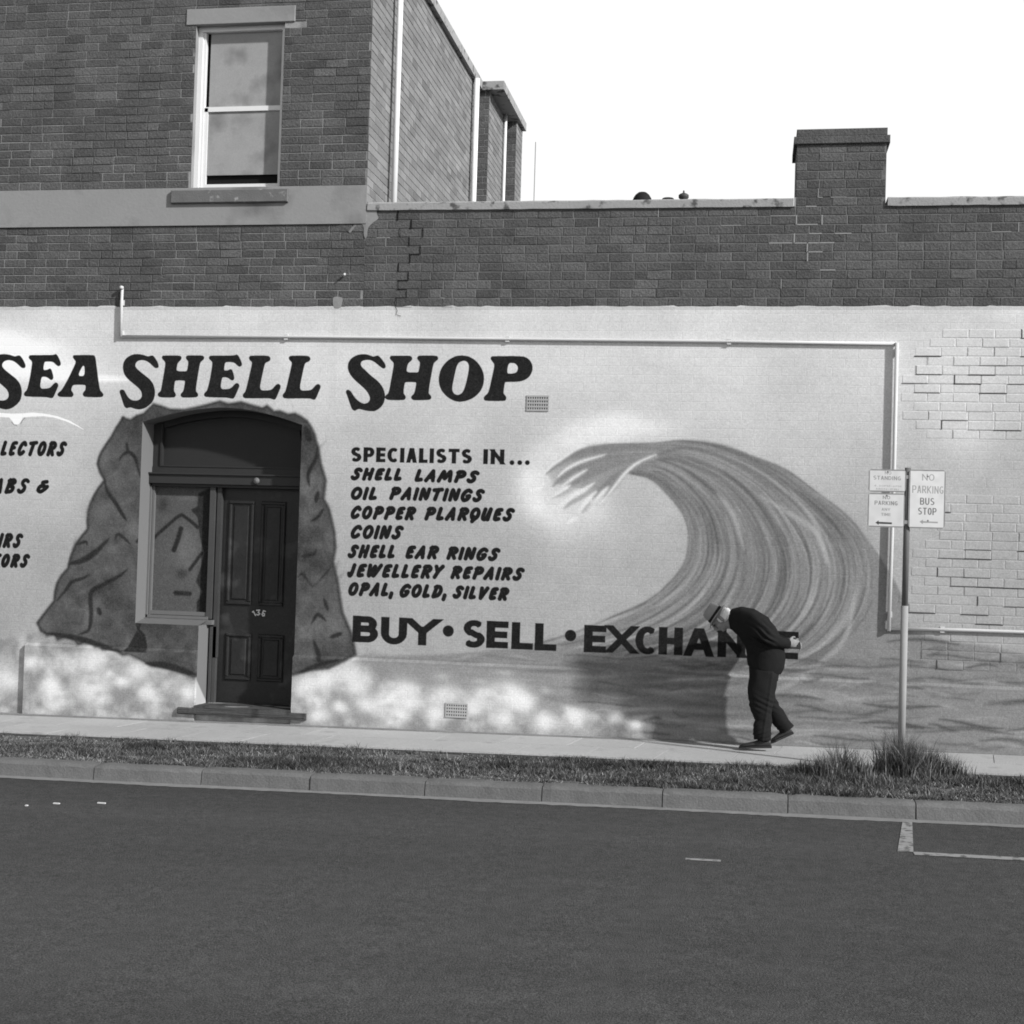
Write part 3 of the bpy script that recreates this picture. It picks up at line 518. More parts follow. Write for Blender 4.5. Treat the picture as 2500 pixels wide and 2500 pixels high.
# ---------------------------------------------------------------- things: the two buildings
house = tag(empty('brick_house', (W(420, 1760)[0], 0, gz(-6))), 'tall brick house on the left with sash window and painted rock around its arched doorway', 'building')
wing = tag(empty('brick_shop_wing', (0, 0, 0)), 'low brick shop wing on the right with painted wave, flat parapet and broad chimney', 'building')
def par(o, root):
    o.parent = root; o.matrix_parent_inverse = Matrix.Translation(-Vector(root.location)); return o
def build(mb, name, m, root, smooth=False, kind=None, label=None):
    o = mb.build(name, m, None, smooth); par(o, root)
    if kind: o['kind'] = kind
    if label: o['label'] = label
    return o
def sub(mb, name, m, parent, smooth=False): o = mb.build(name, m, None, smooth); o.parent = parent; o.matrix_parent_inverse = parent.matrix_world.inverted() if False else Matrix.Translation(-Vector(parent.parent.location)).inverted() @ Matrix.Translation(-Vector(parent.parent.location)) ; return o
def planar(name, outer, holes, y, m, root):
    L3 = [[Vector((p[0], p[1], 0)) for p in q] for q in [outer]+holes]; tris = tessellate_polygon(L3); V = [(p.x, y, p.y) for q in L3 for p in q]
    o = mesh(name, V, [tuple(t) for t in tris], m); 
    bm = bmesh.new(); bm.from_mesh(o.data); bmesh.ops.recalc_face_normals(bm, faces=bm.faces)
    for f in bm.faces:
        if f.normal.y > 0: f.normal_flip()
    bm.to_mesh(o.data); bm.free(); return par(o, root)
# door opening outline (front plane)
arch = cat([W(*p) for p in [(345, 1030), (390, 1018), (434, 1007), (485, 999), (536, 995), (590, 998), (639, 1007), (690, 1021), (736, 1037)]], 3)
jamb = [(W(724, 1400)[0], 0)]
XJL = W(340, 1250)[0]; XJR = W(725, 1400)[0]; XLO = W(481, 1640)[0]; ZSI = W(400, 1524)[1]; ZDO = W(600, 1728)[1]
arch[0] = (XJL, arch[0][1]); arch[-1] = (XJR, arch[-1][1])
opening = [(XLO, ZDO), (XLO, ZSI), (XJL, ZSI)] + arch + [(XJR, ZDO)]
planar('painted_wall', [(XW0, -.3), (XSEAM, -.3), (XSEAM, ZPT), (XW0, ZPT)], [opening], 0, m_mural, house)
planar('painted_wall', [(XSEAM, -.3), (XW1, -.3), (XW1, ZPT), (XSEAM, ZPT)], [], 0, m_mural, wing)
def paint_edge(x0, x1, root):
    P = []; x = x0
    while x < x1: P.append((x, ZPT+random.choice([0, .002, .006, .01, .004])*random.uniform(.3, 1.3))); x += random.uniform(.03, .12)
    o = planar('paint_edge', [(x0, ZPT-.03)]+[(x1, ZPT-.03), (x1, ZPT)]+P[::-1], [], -.0055, m_mural, root)
    for v in o.data.vertices:
        if v.co.z < ZPT-.02: v.co.y = -.0004
paint_edge(XW0, XSEAM, house); paint_edge(XSEAM, XW1, wing)
# reveals
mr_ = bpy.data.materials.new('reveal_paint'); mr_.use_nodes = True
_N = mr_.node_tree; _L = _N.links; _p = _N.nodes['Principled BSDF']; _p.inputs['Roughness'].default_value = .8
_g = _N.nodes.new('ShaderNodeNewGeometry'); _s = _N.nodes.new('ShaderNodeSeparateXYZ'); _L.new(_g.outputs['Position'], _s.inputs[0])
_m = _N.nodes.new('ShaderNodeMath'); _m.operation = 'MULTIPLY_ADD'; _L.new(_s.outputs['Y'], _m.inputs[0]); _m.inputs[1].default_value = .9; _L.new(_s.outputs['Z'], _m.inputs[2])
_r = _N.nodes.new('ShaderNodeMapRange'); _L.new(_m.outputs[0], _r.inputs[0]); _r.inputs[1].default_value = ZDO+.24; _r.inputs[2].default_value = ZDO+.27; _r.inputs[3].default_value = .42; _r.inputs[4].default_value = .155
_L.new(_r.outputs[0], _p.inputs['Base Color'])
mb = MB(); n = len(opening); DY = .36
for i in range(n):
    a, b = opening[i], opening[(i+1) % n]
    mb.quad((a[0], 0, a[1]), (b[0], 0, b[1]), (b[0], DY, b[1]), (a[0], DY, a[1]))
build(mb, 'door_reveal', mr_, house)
# flat margin painted on the reveal: darker moulding lines of the frame
def PX(px, py, Y): return W(px, py, Y)
mb = MB()
Yf = .27
xa = PX(375, 1300, Yf)[0]; xb = PX(508, 1300, Yf)[0]; zt = PX(440, 1186, Yf)[1]; zb = PX(440, 1497, Yf)[1]
# frame of the side panel: left stile with mouldings, bottom rail, right stile
for (x0, x1, y0) in ((XJL+.001, xa-.05, .25), (xa-.045, xa-.025, .235), (xa-.02, xa, .26)): mb.box(x0, x1, y0, DY, ZSI+.02, zt+.02)
mb.box(xa, xb+.03, .26, DY, zb-.02, zb+.02); mb.box(XJL+.002, xb+.04, .235, DY, zb-.055, zb-.025); mb.box(XJL+.003, XLO+.06, .2, DY, ZSI-.0, zb-.058)
fr = build(mb, 'window_frame', m_frame, house)
mb = MB(); mb.box(xa-.01, xb+.01, PY, PY+.02, zb, zt); build(mb, 'painted_panel', m_muralp, house)
# sloping sill in front of the panel
mb = MB(); mb.quad((XJL+.001, .002, ZSI+.001), (XLO, .002, ZSI+.001), (XLO, .25, ZSI+.05), (XJL+.001, .25, ZSI+.05)); build(mb, 'sill', m_frame, house)
# mullions and door frame
xm0 = PX(508, 1400, Yf)[0]; xm1 = PX(521, 1400, Yf)[0]; xd0 = PX(527, 1400, .3)[0]; xd1 = PX(537, 1400, .3)[0]
ztr0, ztr1 = PX(500, 1189, .25)[1], PX(500, 1160, .22)[1]
mb = MB(); mb.box(xm0, xm1, .25, DY, ZSI+.06, ztr0); mb.box(XLO+.02, XLO+.045, .25, DY, ZDO, ZSI-.02); mb.box(XLO+.05, XLO+.085, .27, DY, ZDO, ZSI-.02); build(mb, 'mullion', mat('dark_mullion', .06, .6, .2, 4), house)
mb = MB(); mb.box(xd0, xd1, .27, DY, PX(530, 1606, .27)[1], ztr0); build(mb, 'door_stop', mat('door_stop_paint', .05, .6, .2, 4), house)
# transom
mb = MB(); mb.box(XJL+.004, XJR-.002, .2, DY, ztr0+.03, ztr1); mb.box(XJL+.004, XJR-.002, .235, DY, ztr0, ztr0+.028); mb.box(XJL+.004, XJR-.002, .18, DY, ztr1+.002, ztr1+.018); build(mb, 'transom', mat('dark_transom', .032, .55, .1), house)
mb = MB(); kx, kz = PX(626, 1174, .19); mb.lathe((0, 0, 0), [(0, -.02), (.03, -.012), (.035, 0), (.025, .012), (0, .018)], 12)
o = build(mb, 'bell_push', m_frame, house, True); o.data.transform(Matrix.Translation((kx, .19, kz)) @ Matrix.Rotation(math.pi/2, 4, 'X'))
# fanlight: board in a moulded frame, clipped by the arch
zf0 = PX(550, 1142, .3)[1]; xf0 = PX(399, 1100, .3)[0]
afan = [(x, z-.07) for x, z in arch]
planar('fanlight_panel', [(xf0-.01, zf0), (XJR-.06, zf0)] + [p for p in reversed(afan) if xf0 < p[0] < XJR-.06] , [], .32, m_board, house)
mb = MB(); mb.box(XJL+.005, XJR-.003, .27, DY, ztr1+.02, zf0); mb.box(XJL+.005, xf0-.02, .28, DY, zf0, arch[0][1]+.02); mb.box(xf0-.018, xf0, .262, DY, zf0, arch[2][1]-.03)
mb.box(xf0, XJR-.06, .262, DY, zf0, zf0+.014); mb.box(XJR-.06, XJR-.003, .28, DY, zf0, arch[-1][1]-.02)
for a, b in zip(arch[:-1], arch[1:]): mb.quad((a[0], .285, a[1]), (b[0], .285, b[1]), (b[0], .285, b[1]-.07), (a[0], .285, a[1]-.07))
build(mb, 'fanlight_frame', mat('dark_frame', .03, .55, .1), house)
# the door leaf with four moulded panels
YD = .33
door = build((lambda q: (q.box(XLO+.07, XJR-.001, YD, YD+.04, ZDO+.01, ztr0), q)[1])(MB()), 'door', m_door, house)
def dpt(px, py): return PX(px, py, YD)
for (a, b, c, d) in ((561, 1222, 622, 1478), (640, 1224, 700, 1481), (553, 1545, 615, 1662), (632, 1548, 694, 1666)):
    x0, z1 = dpt(a, b); x1, z0 = dpt(c, d); x1 = dpt(c, b)[0]; q = MB(); t = .035
    for (u0, u1, v0, v1) in ((x0, x1, z1-t, z1), (x0, x1, z0, z0+t), (x0, x0+t, z0+t, z1-t), (x1-t, x1, z0+t, z1-t)): q.cbox(u0, u1, YD-.022, YD, v0, v1, .01)
    q.cbox(x0+t+.02, x1-t-.02, YD-.012, YD, z0+t+.02, z1-t-.02, .01)
    sub(q, 'door_panel', m_door, door)
q = MB(); 
def dig(P, ox, oy, s, rot=0):
    R_ = [(ox+(p[0]*math.cos(rot)-p[1]*math.sin(rot))*s, oy+(p[0]*math.sin(rot)+p[1]*math.cos(rot))*s) for p in P]; q.ribbon([dpt(*p) for p in R_], .012, YD-.004)
dig([(0, 1), (2, -.5), (7, 9.5)], 617, 1493, 1); dig([(0, 0), (7, -.5), (4, 5), (7.5, 8.5), (4, 11.5), (0, 10)], 627, 1490, 1); dig([(7, 1.5), (2.5, 0), (-1, 9), (1, 12.5), (4.5, 12), (5, 8), (2, 6)], 641, 1491, 1)
sub(q, 'house_number', m_pipe, door)
# step
xs0, zs1 = W(440, 1722); xs1 = W(752, 1740)[0]
mb = MB(); mb.cbox(xs0, xs1, -.085, .0, W(600, 1751, -.085)[1], W(600, 1736, -.085)[1], .012); mb.box(XLO+.01, XJR-.01, -.07, DY, ZDO-.08, ZDO+.002)
st = build(mb, 'doorstep', m_step, house); 
bm = bmesh.new(); bm.from_mesh(st.data); bmesh.ops.subdivide_edges(bm, edges=bm.edges, cuts=5, use_grid_fill=True)
for v in bm.verts: v.co += Vector((0, 1, 1))*random.uniform(-.004, .004)
bm.to_mesh(st.data); bm.free()
# plinth in front of the wall
XP0 = W(65, 1600)[0]
def plinth(x0, x1, root):
    q = MB(); P = .045
    q.quad((x0, -P, gz(x0)-.2), (x1, -P, gz(x1)-.2), (x1, -P, ZPL-.012), (x0, -P, ZPL-.012)); q.quad((x0, -P, ZPL-.012), (x1, -P, ZPL-.012), (x1, 0, ZPL+.012), (x0, 0, ZPL+.012))
    q.quad((x0, -P, gz(x0)-.2), (x0, -P, ZPL-.012), (x0, 0, ZPL+.012), (x0, 0, gz(x0)-.2)); q.quad((x1, -P, gz(x1)-.2), (x1, 0, gz(x1)-.2), (x1, 0, ZPL+.012), (x1, -P, ZPL-.012))
    build(q, 'plinth', m_mural, root)
plinth(XP0, XLO, house); plinth(XJR, XSEAM, house); plinth(XSEAM, XW1, wing)
# wall footing strip
q = MB(); q.box(XW0, XW1, -.10, -.001, -.2, .012, GS); build(q, 'footing', mat('footing', .22, .95, .35, 6, .4, 50), house)
# ---------------------------------------------------------------- brickwork
RH, BL, JT = .0865, .24, .0075
def brick_rects(x0, x1, z0, z1, ok, seed, hd=.06):
    R_ = random.Random(seed); rows = int(round((z1-z0)/RH)); h = (z1-z0)/rows; out = []
    for r in range(rows):
        x = x0 - (0 if r % 2 else BL/2) - R_.uniform(0, .03)
        while x < x1:
            L_ = BL if R_.random() > hd else BL/2
            a, b = max(x, x0), min(x+L_-JT, x1)
            if b-a > .03 and ok((a+b)/2, z0+(r+.5)*h): out.append((a, b, z0+r*h+JT*.5*R_.uniform(.7, 1.3), z0+(r+1)*h-JT*.5*R_.uniform(.7, 1.3)))
            x += L_+R_.uniform(-.003, .003)
    return out
bm_vars = []
for i in range(6):
    q = MB(); q.cbox(-.5, .5, -.5, .5, -.5, .5, .0, 0); 
    q.v = []; q.f = []
    # chamfered unit brick, slightly irregular
    c1_, c2_ = .022, .06; n = 0
    for z in (-.5, .5):
        for x in (-.5, .5): q.v.append((x, .5, z))
    for z in (-.5, .5):
        for x in (-.5, .5): q.v.append((x, -.2, z))
    for z in (-.5+c2_, .5-c2_):
        for x in (-.5+c1_, .5-c1_): q.v.append((x+random.uniform(-.008, .008), -.5+random.uniform(-.1, .1), z+random.uniform(-.03, .03)))
    for a in (0, 4):
        for f in ((0, 1, 5, 4), (1, 3, 7, 5), (3, 2, 6, 7), (2, 0, 4, 6)): q.f.append(tuple(a+k for k in f))
    q.f.append((8, 9, 11, 10))
    me = bpy.data.meshes.new('brick'); me.from_pydata(q.v, [], q.f); me.materials.append(m_brick)
    bm = bmesh.new(); bm.from_mesh(me); bmesh.ops.recalc_face_normals(bm, faces=bm.faces); bm.to_mesh(me); bm.free(); bm_vars.append(me)
def one_brick(r, root, yf=-.003, depth=.012, meshes=bm_vars, name='brick', parent=None):
    a, b, z0, z1 = r; o = bpy.data.objects.new(name, random.choice(meshes)); col.objects.link(o)
    o.scale = ((b-a), depth, (z1-z0)); o.location = ((a+b)/2, yf+depth/2+random.uniform(-.0008, .0008), (z0+z1)/2); par(o, root); return o
def joined(rects, name, root, m, yf=-.003, plane='y', off=0):
    q = MB(); tn = []
    for (a, b, z0, z1) in rects:
        n0 = len(q.f); j = random.uniform(-.001, .001); q.cbox(a, b, yf+j, yf+.012, z0, z1, .003, .0008); tn += [min(max(random.gauss(1, .12), .6), 1.6)]*(len(q.f)-n0)
    if plane == 'x':   # turn the field so it faces +x ; (a) runs along y
        q.v = [(off-v[1], v[0], v[2]) for v in q.v]
    o = mesh(name, q.v, q.f, m); at = o.data.attributes.new('tone', 'FLOAT', 'FACE'); at.data.foreach_set('value', tn)
    bm = bmesh.new(); bm.from_mesh(o.data); bmesh.ops.recalc_face_normals(bm, faces=bm.faces); bm.to_mesh(o.data); bm.free()
    par(o, root); o['kind'] = 'stuff'; return o
def inframe(r, y=0):
    x, z = (r[0]+r[1])/2, (r[2]+r[3])/2; p = proj(x, y, z); return -5 < p[0] < 2505 and -5 < p[1] < 2505, p
# house: band under the render, storey above
ZR0 = W(300, 553)[1]; ZR1 = W(300, 462)[1]; ZTOP = HC+6.45
wx0, wx1 = W(466, 440)[0], W(683, 440)[0]; wz0 = W(560, 464)[1]; wz1 = wz0+1.75
sillr = (W(421, 480)[0], W(706, 480)[0], W(560, 497)[1], W(560, 465)[1])
low = brick_rects(XW0, XC, ZPT, ZR0, lambda x, z: True, 3)
up = brick_rects(XW0, XC, ZR1, ZTOP, lambda x, z: True, 4)
def clipwin(rs):
    out = []
    for a, b, z0, z1 in rs:
        if z1 < wz0 or z0 > wz1 or b <= wx0 or a >= wx1: out.append((a, b, z0, z1)); continue
        if z0 < wz0 or z1 > wz1: z0, z1 = (z0, min(z1, wz0)) if z0 < wz0 else (max(z0, wz1), z1)
        if b <= wx0 or a >= wx1 or z1-z0 < .02:
            out.append((a, b, z0, z1))
        else:
            if a < wx0-.03: out.append((a, wx0-.002, z0, z1))
            if b > wx1+.03: out.append((wx1+.002, b, z0, z1))
    return [r for r in out if r[3]-r[2] > .015]
up = clipwin(up)
cand = [r for r in low+up if inframe(r)[0]]
key = lambda r: (abs(inframe(r)[1][1]-1250)); cand.sort(key=key); ind = cand[:300]; inds = set(ind)
for r in ind: one_brick(r, house)
joined([r for r in low+up if r not in inds], 'brickwork', house, m_brickj)
planar('mortar_bed', [(XW0, ZPT-.02), (XC, ZPT-.02), (XC, ZTOP), (XW0, ZTOP)], [[(wx0, wz0), (wx1, wz0), (wx1, wz1), (wx0, wz1)]], .003, m_mortarL, house)
# render band
q = MB(); q.box(XW0, XC+.004, -.014, .0, ZR0, ZR1); build(q, 'render_band', m_render, house)
q = MB(); q.ribbon([(XW0, ZR0-.004), (XC-.28, ZR0-.004)], .008, -.0155); build(q, 'render_joint', m_rock, house)
# window
q = MB(); q.cbox(sillr[0], sillr[1], -.05, .05, sillr[2], sillr[3], .008); win_s = build(q, 'window_sill', m_sill, house)
q = MB()
for a in ((wx0, wz0, wx0, wz1), (wx1, wz1, wx1, wz0), (wx0, wz1, wx1, wz1), (wx1, wz0, wx0, wz0)): q.quad((a[0], 0, a[1]), (a[2], 0, a[3]), (a[2], .16, a[3]), (a[0], .16, a[1]))
build(q, 'window_reveal', m_render, house)
window = par(empty('window', (wx0, .1, wz0)), house)
def wsub(q, name, m): o = q.build(name, m); o.parent = window; o.matrix_parent_inverse = Matrix.Translation(Vector((-wx0, -.1, -wz0))); return o
window.matrix_parent_inverse = Matrix.Translation(-Vector(house.location))
q = MB(); q.cbox(wx0-.11, wx1+.11, -.014, .02, wz1-.004, wz1+.165, .006); build(q, 'window_lintel', m_render, house)
q = MB(); q.tube([W(838, 674, 0) and (W(840, 674)[0], .0, W(840, 674)[1]), (W(846, 672)[0], -.06, W(846, 672)[1])], .012, 8); build(q, 'pipe_stub', m_pipe, house)
q = MB(); fw = .05
for b in ((wx0, wx0+fw, .07, .14, wz0, wz1), (wx1-fw, wx1, .07, .14, wz0, wz1), (wx0+fw, wx1-fw, .07, .14, wz1-fw, wz1)): q.box(*b)
q.box(wx0+fw, wx0+fw+.03, .085, .14, wz0+.02, wz1-fw)
wsub(q, 'frame', m_white)
q = MB(); q.box(wx0+fw+.032, wx1-fw-.002, .1, .14, wz0+.01, wz0+.09); q.box(wx0+fw+.032, wx0+fw+.07, .1, .13, wz0+.09, wz0+.9); q.box(wx0+fw+.032, wx1-fw-.002, .1, .13, wz0+.86, wz0+.91); wsub(q, 'sash', m_white)
q = MB(); q.box(wx0+fw+.07, wx1-fw-.002, .118, .122, wz0+.19, wz1-fw); wsub(q, 'blind', m_blind)
q = MB(); q.box(wx0+fw, wx1-fw+.0, .15, .16, wz0, wz1); wsub(q, 'room_behind_glass', m_black)
# return (side) wall of the house: faces the sun, runs back from the street
def solveY(px, X, z=5.4):
    lo, hi = 0, 40
    for _ in range(50):
        m_ = (lo+hi)/2
        if proj(X, m_, z)[0] < px: lo = m_
        else: hi = m_
    return lo
def solveX(px, Y, z=5.4):
    lo, hi = -8, 2
    for _ in range(50):
        m_ = (lo+hi)/2
        if proj(m_, Y, z)[0] < px: lo = m_
        else: hi = m_
    return lo
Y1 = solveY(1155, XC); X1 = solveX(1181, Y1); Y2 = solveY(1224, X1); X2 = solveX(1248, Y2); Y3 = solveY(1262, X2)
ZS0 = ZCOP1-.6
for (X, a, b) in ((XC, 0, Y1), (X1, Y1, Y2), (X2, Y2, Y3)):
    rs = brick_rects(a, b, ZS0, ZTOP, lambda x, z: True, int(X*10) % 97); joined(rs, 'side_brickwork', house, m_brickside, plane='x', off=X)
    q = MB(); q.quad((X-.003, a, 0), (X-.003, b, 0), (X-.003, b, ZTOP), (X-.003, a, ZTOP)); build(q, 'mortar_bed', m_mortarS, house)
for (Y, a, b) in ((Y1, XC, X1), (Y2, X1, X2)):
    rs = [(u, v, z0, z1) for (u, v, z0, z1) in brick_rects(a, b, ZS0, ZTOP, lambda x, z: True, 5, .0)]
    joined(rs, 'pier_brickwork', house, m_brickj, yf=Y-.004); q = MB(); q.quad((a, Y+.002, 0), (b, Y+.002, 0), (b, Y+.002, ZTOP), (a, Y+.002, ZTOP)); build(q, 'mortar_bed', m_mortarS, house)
q = MB(); q.box(XW0, XC+.06, -.06, Y3, ZTOP, ZTOP+.12); q.box(XC+.06, X2+.06, Y1-.06, Y3, ZTOP, ZTOP+.12); build(q, 'parapet_coping', m_coping, house)
q = MB(); q.quad((XW0, Y3, 0), (X2, Y3, 0), (X2, Y3, ZTOP), (XW0, Y3, ZTOP)); q.quad((XW0, 0, 0), (XW0, Y3, 0), (XW0, Y3, ZTOP), (XW0, 0, ZTOP)); build(q, 'rear_wall', m_mortarR, house)
for px_, X, yy_, r in ((961, XC+.08, None, .032), (1149, XC+.07, None, .04), (1221, X1+.04, None, .022)):
    Yp = solveY(px_, X); q = MB(); q.tube([(X, Yp, ZS0), (X, Yp, ZTOP)], r, 10); build(q, 'downpipe', m_white, house, True)
q = MB(); Yp = solveY(1272, X2+.02); q.tube([(X2+.12, Yp+.3, ZS0), (X2+.12, Yp+.3, ZTOP)], .008, 6); build(q, 'thin_pipe', m_galv, house)
# wing brick band
CX0, CX1 = W(1944, 440)[0], W(2163, 440)[0]; ZCH = HC+W(2050, 352)[1]-HC
def okw(x, z): return True
band = brick_rects(XC, XW1, ZPT, ZCOP0, okw, 9, .12)
chim = brick_rects(CX0, CX1, ZCOP0, ZCH, okw, 12, .25)
cand = [r for r in chim+band if inframe(r)[0]]; cand.sort(key=lambda r: -((r[1]-r[0])*1000+inframe(r)[1][0]*.02)); ind = cand[:300]; inds = set(ind)
for r in ind: one_brick(r, wing)
joined([r for r in chim+band if r not in inds], 'brickwork', wing, m_brickj)
planar('mortar_bed', [(XC, ZPT-.02), (XW1, ZPT-.02), (XW1, ZCOP0+.005), (CX1, ZCOP0+.005), (CX1, ZCH), (CX0, ZCH), (CX0, ZCOP0+.005), (XC, ZCOP0+.005)], [], .0015, m_mortarR, wing)
q = MB(); q.box(XC, XW1, .02, .24, 3.5, ZCOP0); build(q, 'parapet_core', m_mortarR, wing)
q = MB(); q.box(CX0, CX1, .005, .6, ZCOP0, ZCH); build(q, 'chimney_stack', m_mortarR, wing)
q = MB(); q.cbox(CX0-.03, CX1+.03, -.03, .63, ZCH, ZCH+.075, .006); q.cbox(CX0-.005, CX1+.005, -.012, .6, ZCH+.077, ZCH+.15, .006); build(q, 'chimney_cap', m_brickj, wing)
_a = bpy.data.objects['chimney_cap'].data.attributes.new('tone', 'FLOAT', 'FACE'); _a.data.foreach_set('value', [1.0]*len(bpy.data.objects['chimney_cap'].data.polygons))
def coping(x0, x1, ztop):
    n_ = max(3, int((x1-x0)/.12)); q = MB(); prof = [(.26, -.01), (.24, .09), (-.005, .085), (-.022, .07), (-.024, .0), (.02, -.004)]
    for i in range(n_+1):
        x = x0+(x1-x0)*i/n_; zt_ = ztop(x)
        for (yy_, zq) in prof: q.v.append((x, yy_, zt_-.085+zq*1.0+random.uniform(-.003, .003)))
    k = len(prof)
    for i in range(n_):
        for j in range(k-1): q.f.append((i*k+j, (i+1)*k+j, (i+1)*k+j+1, i*k+j+1))
    q.f.append(tuple(range(k))); q.f.append(tuple(n_*k+j for j in range(k)))
    build(q, 'coping', m_coping, wing)
zc = lambda x: ZCOP1+(x+2.4)*-.004
coping(XC+.015, CX0-.02, zc); coping(CX1+.02, XW1, lambda x: zc(x)+.0)
# flat roof behind the parapet
q = MB(); q.quad((XC, .2, 4.6), (XW1, .2, 4.6), (XW1, 12, 4.75), (XC, 12, 4.75)); build(q, 'roof', m_roof, wing)
# crack, pale mortar and open joints follow the joints of the bricks
def wp(L_): return [W(*p) for p in L_]
def rows_of(rs): 
    d = {}
    for r in rs: d.setdefault(round((r[2]+r[3])/2/RH), []).append(r)
    return [sorted(v) for k, v in sorted(d.items(), reverse=True)]
q = MB(); prev = None; xt = W(990, 620)[0]; rc = random.Random(2)
for row in rows_of([r for r in band if abs(r[0]-xt) < .8]):
    js = [r[0]-JT/2 for r in row]; jx_ = min(js, key=lambda v: abs(v-(xt+rc.uniform(-.05, .05)))); z0, z1 = row[0][2]-.004, row[0][3]+.004
    w_ = rc.choice([.005, .009, .014]); q.ribbon([(jx_+rc.uniform(-.003, .003), z1), (jx_+rc.uniform(-.006, .006), (z0+z1)/2), (jx_, z0)], w_, -.0068)
    if prev is not None and abs(prev-jx_) > .02: q.ribbon([(prev, z1+.003), (jx_, z1+.003)], rc.choice([.003, .006, .012]), -.0068)
    prev = jx_
q.ribbon([(prev, ZPT), (prev+.02, ZPT-.04), (prev+.01, ZPT-.08), (prev+.06, ZPT-.095)], .005, -.0068)
build(q, 'crack', m_rock, wing, kind='stuff')
q = MB()
for r in band+chim:
    px_, py_ = inframe(r)[1]; near = math.exp(-((px_-2000)/75)**2-((py_-570)/75)**2)*.9+math.exp(-((px_-975)/30)**2)*.12+.02
    if ZPT < r[2] < ZCH-.1 and rc.random() < near: q.ribbon([(r[0], r[2]-.005), (r[0]+(r[1]-r[0])*rc.uniform(.3, 1), r[2]-.005)], .007 if near < .2 else .011, -.0060)
    if rc.random() < near*.6: q.ribbon([(r[0]-.005, r[2]), (r[0]-.005, r[3])], .008 if near < .2 else .013, -.0060)
build(q, 'pale_mortar', m_smear, wing, kind='stuff')
q = MB(); 
for P_ in ([(800, 515), (896, 496), (935, 497), (938, 511), (921, 514), (920, 522), (926, 534), (912, 543), (903, 551), (898, 560), (897, 578), (892, 583), (888, 574), (889, 556), (884, 547), (870, 543), (800, 542)], [(812, 727), (822, 724), (838, 727), (836, 740), (833, 752), (814, 752)], [(850, 566), (862, 552), (872, 548), (866, 556), (856, 570)]):
    planar('render_smear', smooth(wp(P_), 2), [], -.0075, m_render, house)
# painted bricks that still show at the right end of the wall
m_pb = m_mural
pbm = []
for me in bm_vars: c = me.copy(); c.name = 'painted_brick'; c.materials.clear(); c.materials.append(m_muralp); pbm.append(c)
XPB = W(2200, 1000)[0]
zone = lambda x, z: ((2.98 < z < 4.03 and x > XPB+.05+.35*abs(z-3.4)) or (.72+.05 < z < 2.4 and x > XPB+.02+random.uniform(0, .35)) or (ZPL+.05 < z < .7 and x > XPB+.4)) 
prs = [r for r in brick_rects(XPB-.1, XW1, ZPL+.06, ZPT-.04, zone, 14, .04)]
prs.sort(key=lambda r: (not inframe(r)[0], inframe(r)[1][0])); prs_rest = prs[300:]; prs = prs[:300]
if prs_rest: o = joined(prs_rest, 'painted_brickwork', wing, m_muralp, yf=-.0024)
for r in prs:
    f = 1
    one_brick(r, wing, -.0024, .008, pbm, 'painted_brick')
# open joints between the painted bricks
q = MB()
for r in prs:
    px_, py_ = inframe(r)[1]; near = .95*math.exp(-((py_-900)/50)**2)*(px_ > 2220)+.3*math.exp(-((py_-1410)/60)**2)*(px_ > 2300)+.07
    if rc.random() < near: q.ribbon([(r[0]-.004, r[2]-.004), (r[1]+.004, r[2]-.004)], rc.choice([.003, .006, .010]), -.0038)
    if rc.random() < near*.8: q.ribbon([(r[0]-.004, r[2]), (r[0]-.004, r[3])], rc.choice([.003, .004, .009]), -.0038)
build(q, 'open_joint', mat('open_joint', .07, .95), wing, kind='stuff')
# air vents: pierced terracotta grilles
def vent(px0, py0, px1, py1, root):
    x0, z1 = W(px0, py0); x1, z0 = W(px1, py1); q = MB(); y = -.008 if z0 > 1 else -.053; nx, nz = 9, 4
    for i in range(nx+1): xx = x0+(x1-x0)*i/nx; q.box(xx-.006, xx+.006, y, y+.02, z0, z1)
    for j in range(nz+1): z_ = z0+(z1-z0)*j/nz; q.box(x0-.006, x1+.006, y-.0015, y+.02, z_-(.0085), z_+.0085)
    o = build(q, 'air_vent', m_vent, root)
    q = MB(); q.box(x0, x1, y+.004, y+.012, z0, z1); o2 = build(q, 'vent_void', m_black, root)
vent(1288, 967, 1338, 1002, wing); vent(1092, 1716, 1142, 1750, wing)
# ---------------------------------------------------------------- white pipe run
pipe = tag(empty('white_pipe', (W(300, 820)[0], -.03, W(300, 820)[1])), 'thin white painted pipe framing the mural, above the title lettering and down beside the wave', 'pipe')
def prun(name, pts, r, standoff):
    q = MB(); q.tube([(W(*p)[0], -standoff, W(*p)[1]) for p in pts], r, 10); return par(q.build(name, m_pipe, None, True), pipe)
prun('pipe', [(302, 706), (300, 745), (298, 823)], .015, .032); prun('pipe', [(297, 822), (800, 824), (1240, 829), (1800, 835), (2190, 840)], .015, .022)
prun('pipe', [(2189, 838), (2182, 1140), (2176, 1330), (2169, 1540)], .018, .036); prun('pipe', [(2168, 1534), (2350, 1538), (2620, 1547), (3150, 1575)], .016, .024)
for p in ((300, 740), (298, 815), (700, 824), (1240, 829), (1780, 835), (2188, 860), (2172, 1500), (2300, 1537)):
    q = MB(); X, Z = W(*p); q.box(X-.02, X+.02, -.028, 0, Z-.028, Z+.028); par(q.build('pipe_clip', m_pipe), pipe)
q = MB(); X, Z = W(302, 704); q.lathe((X, -.05, Z), [(0, .02), (.02, .012), (.024, 0), (.018, -.015)], 12); par(q.build('pipe_cap', m_pipe, None, True), pipe)
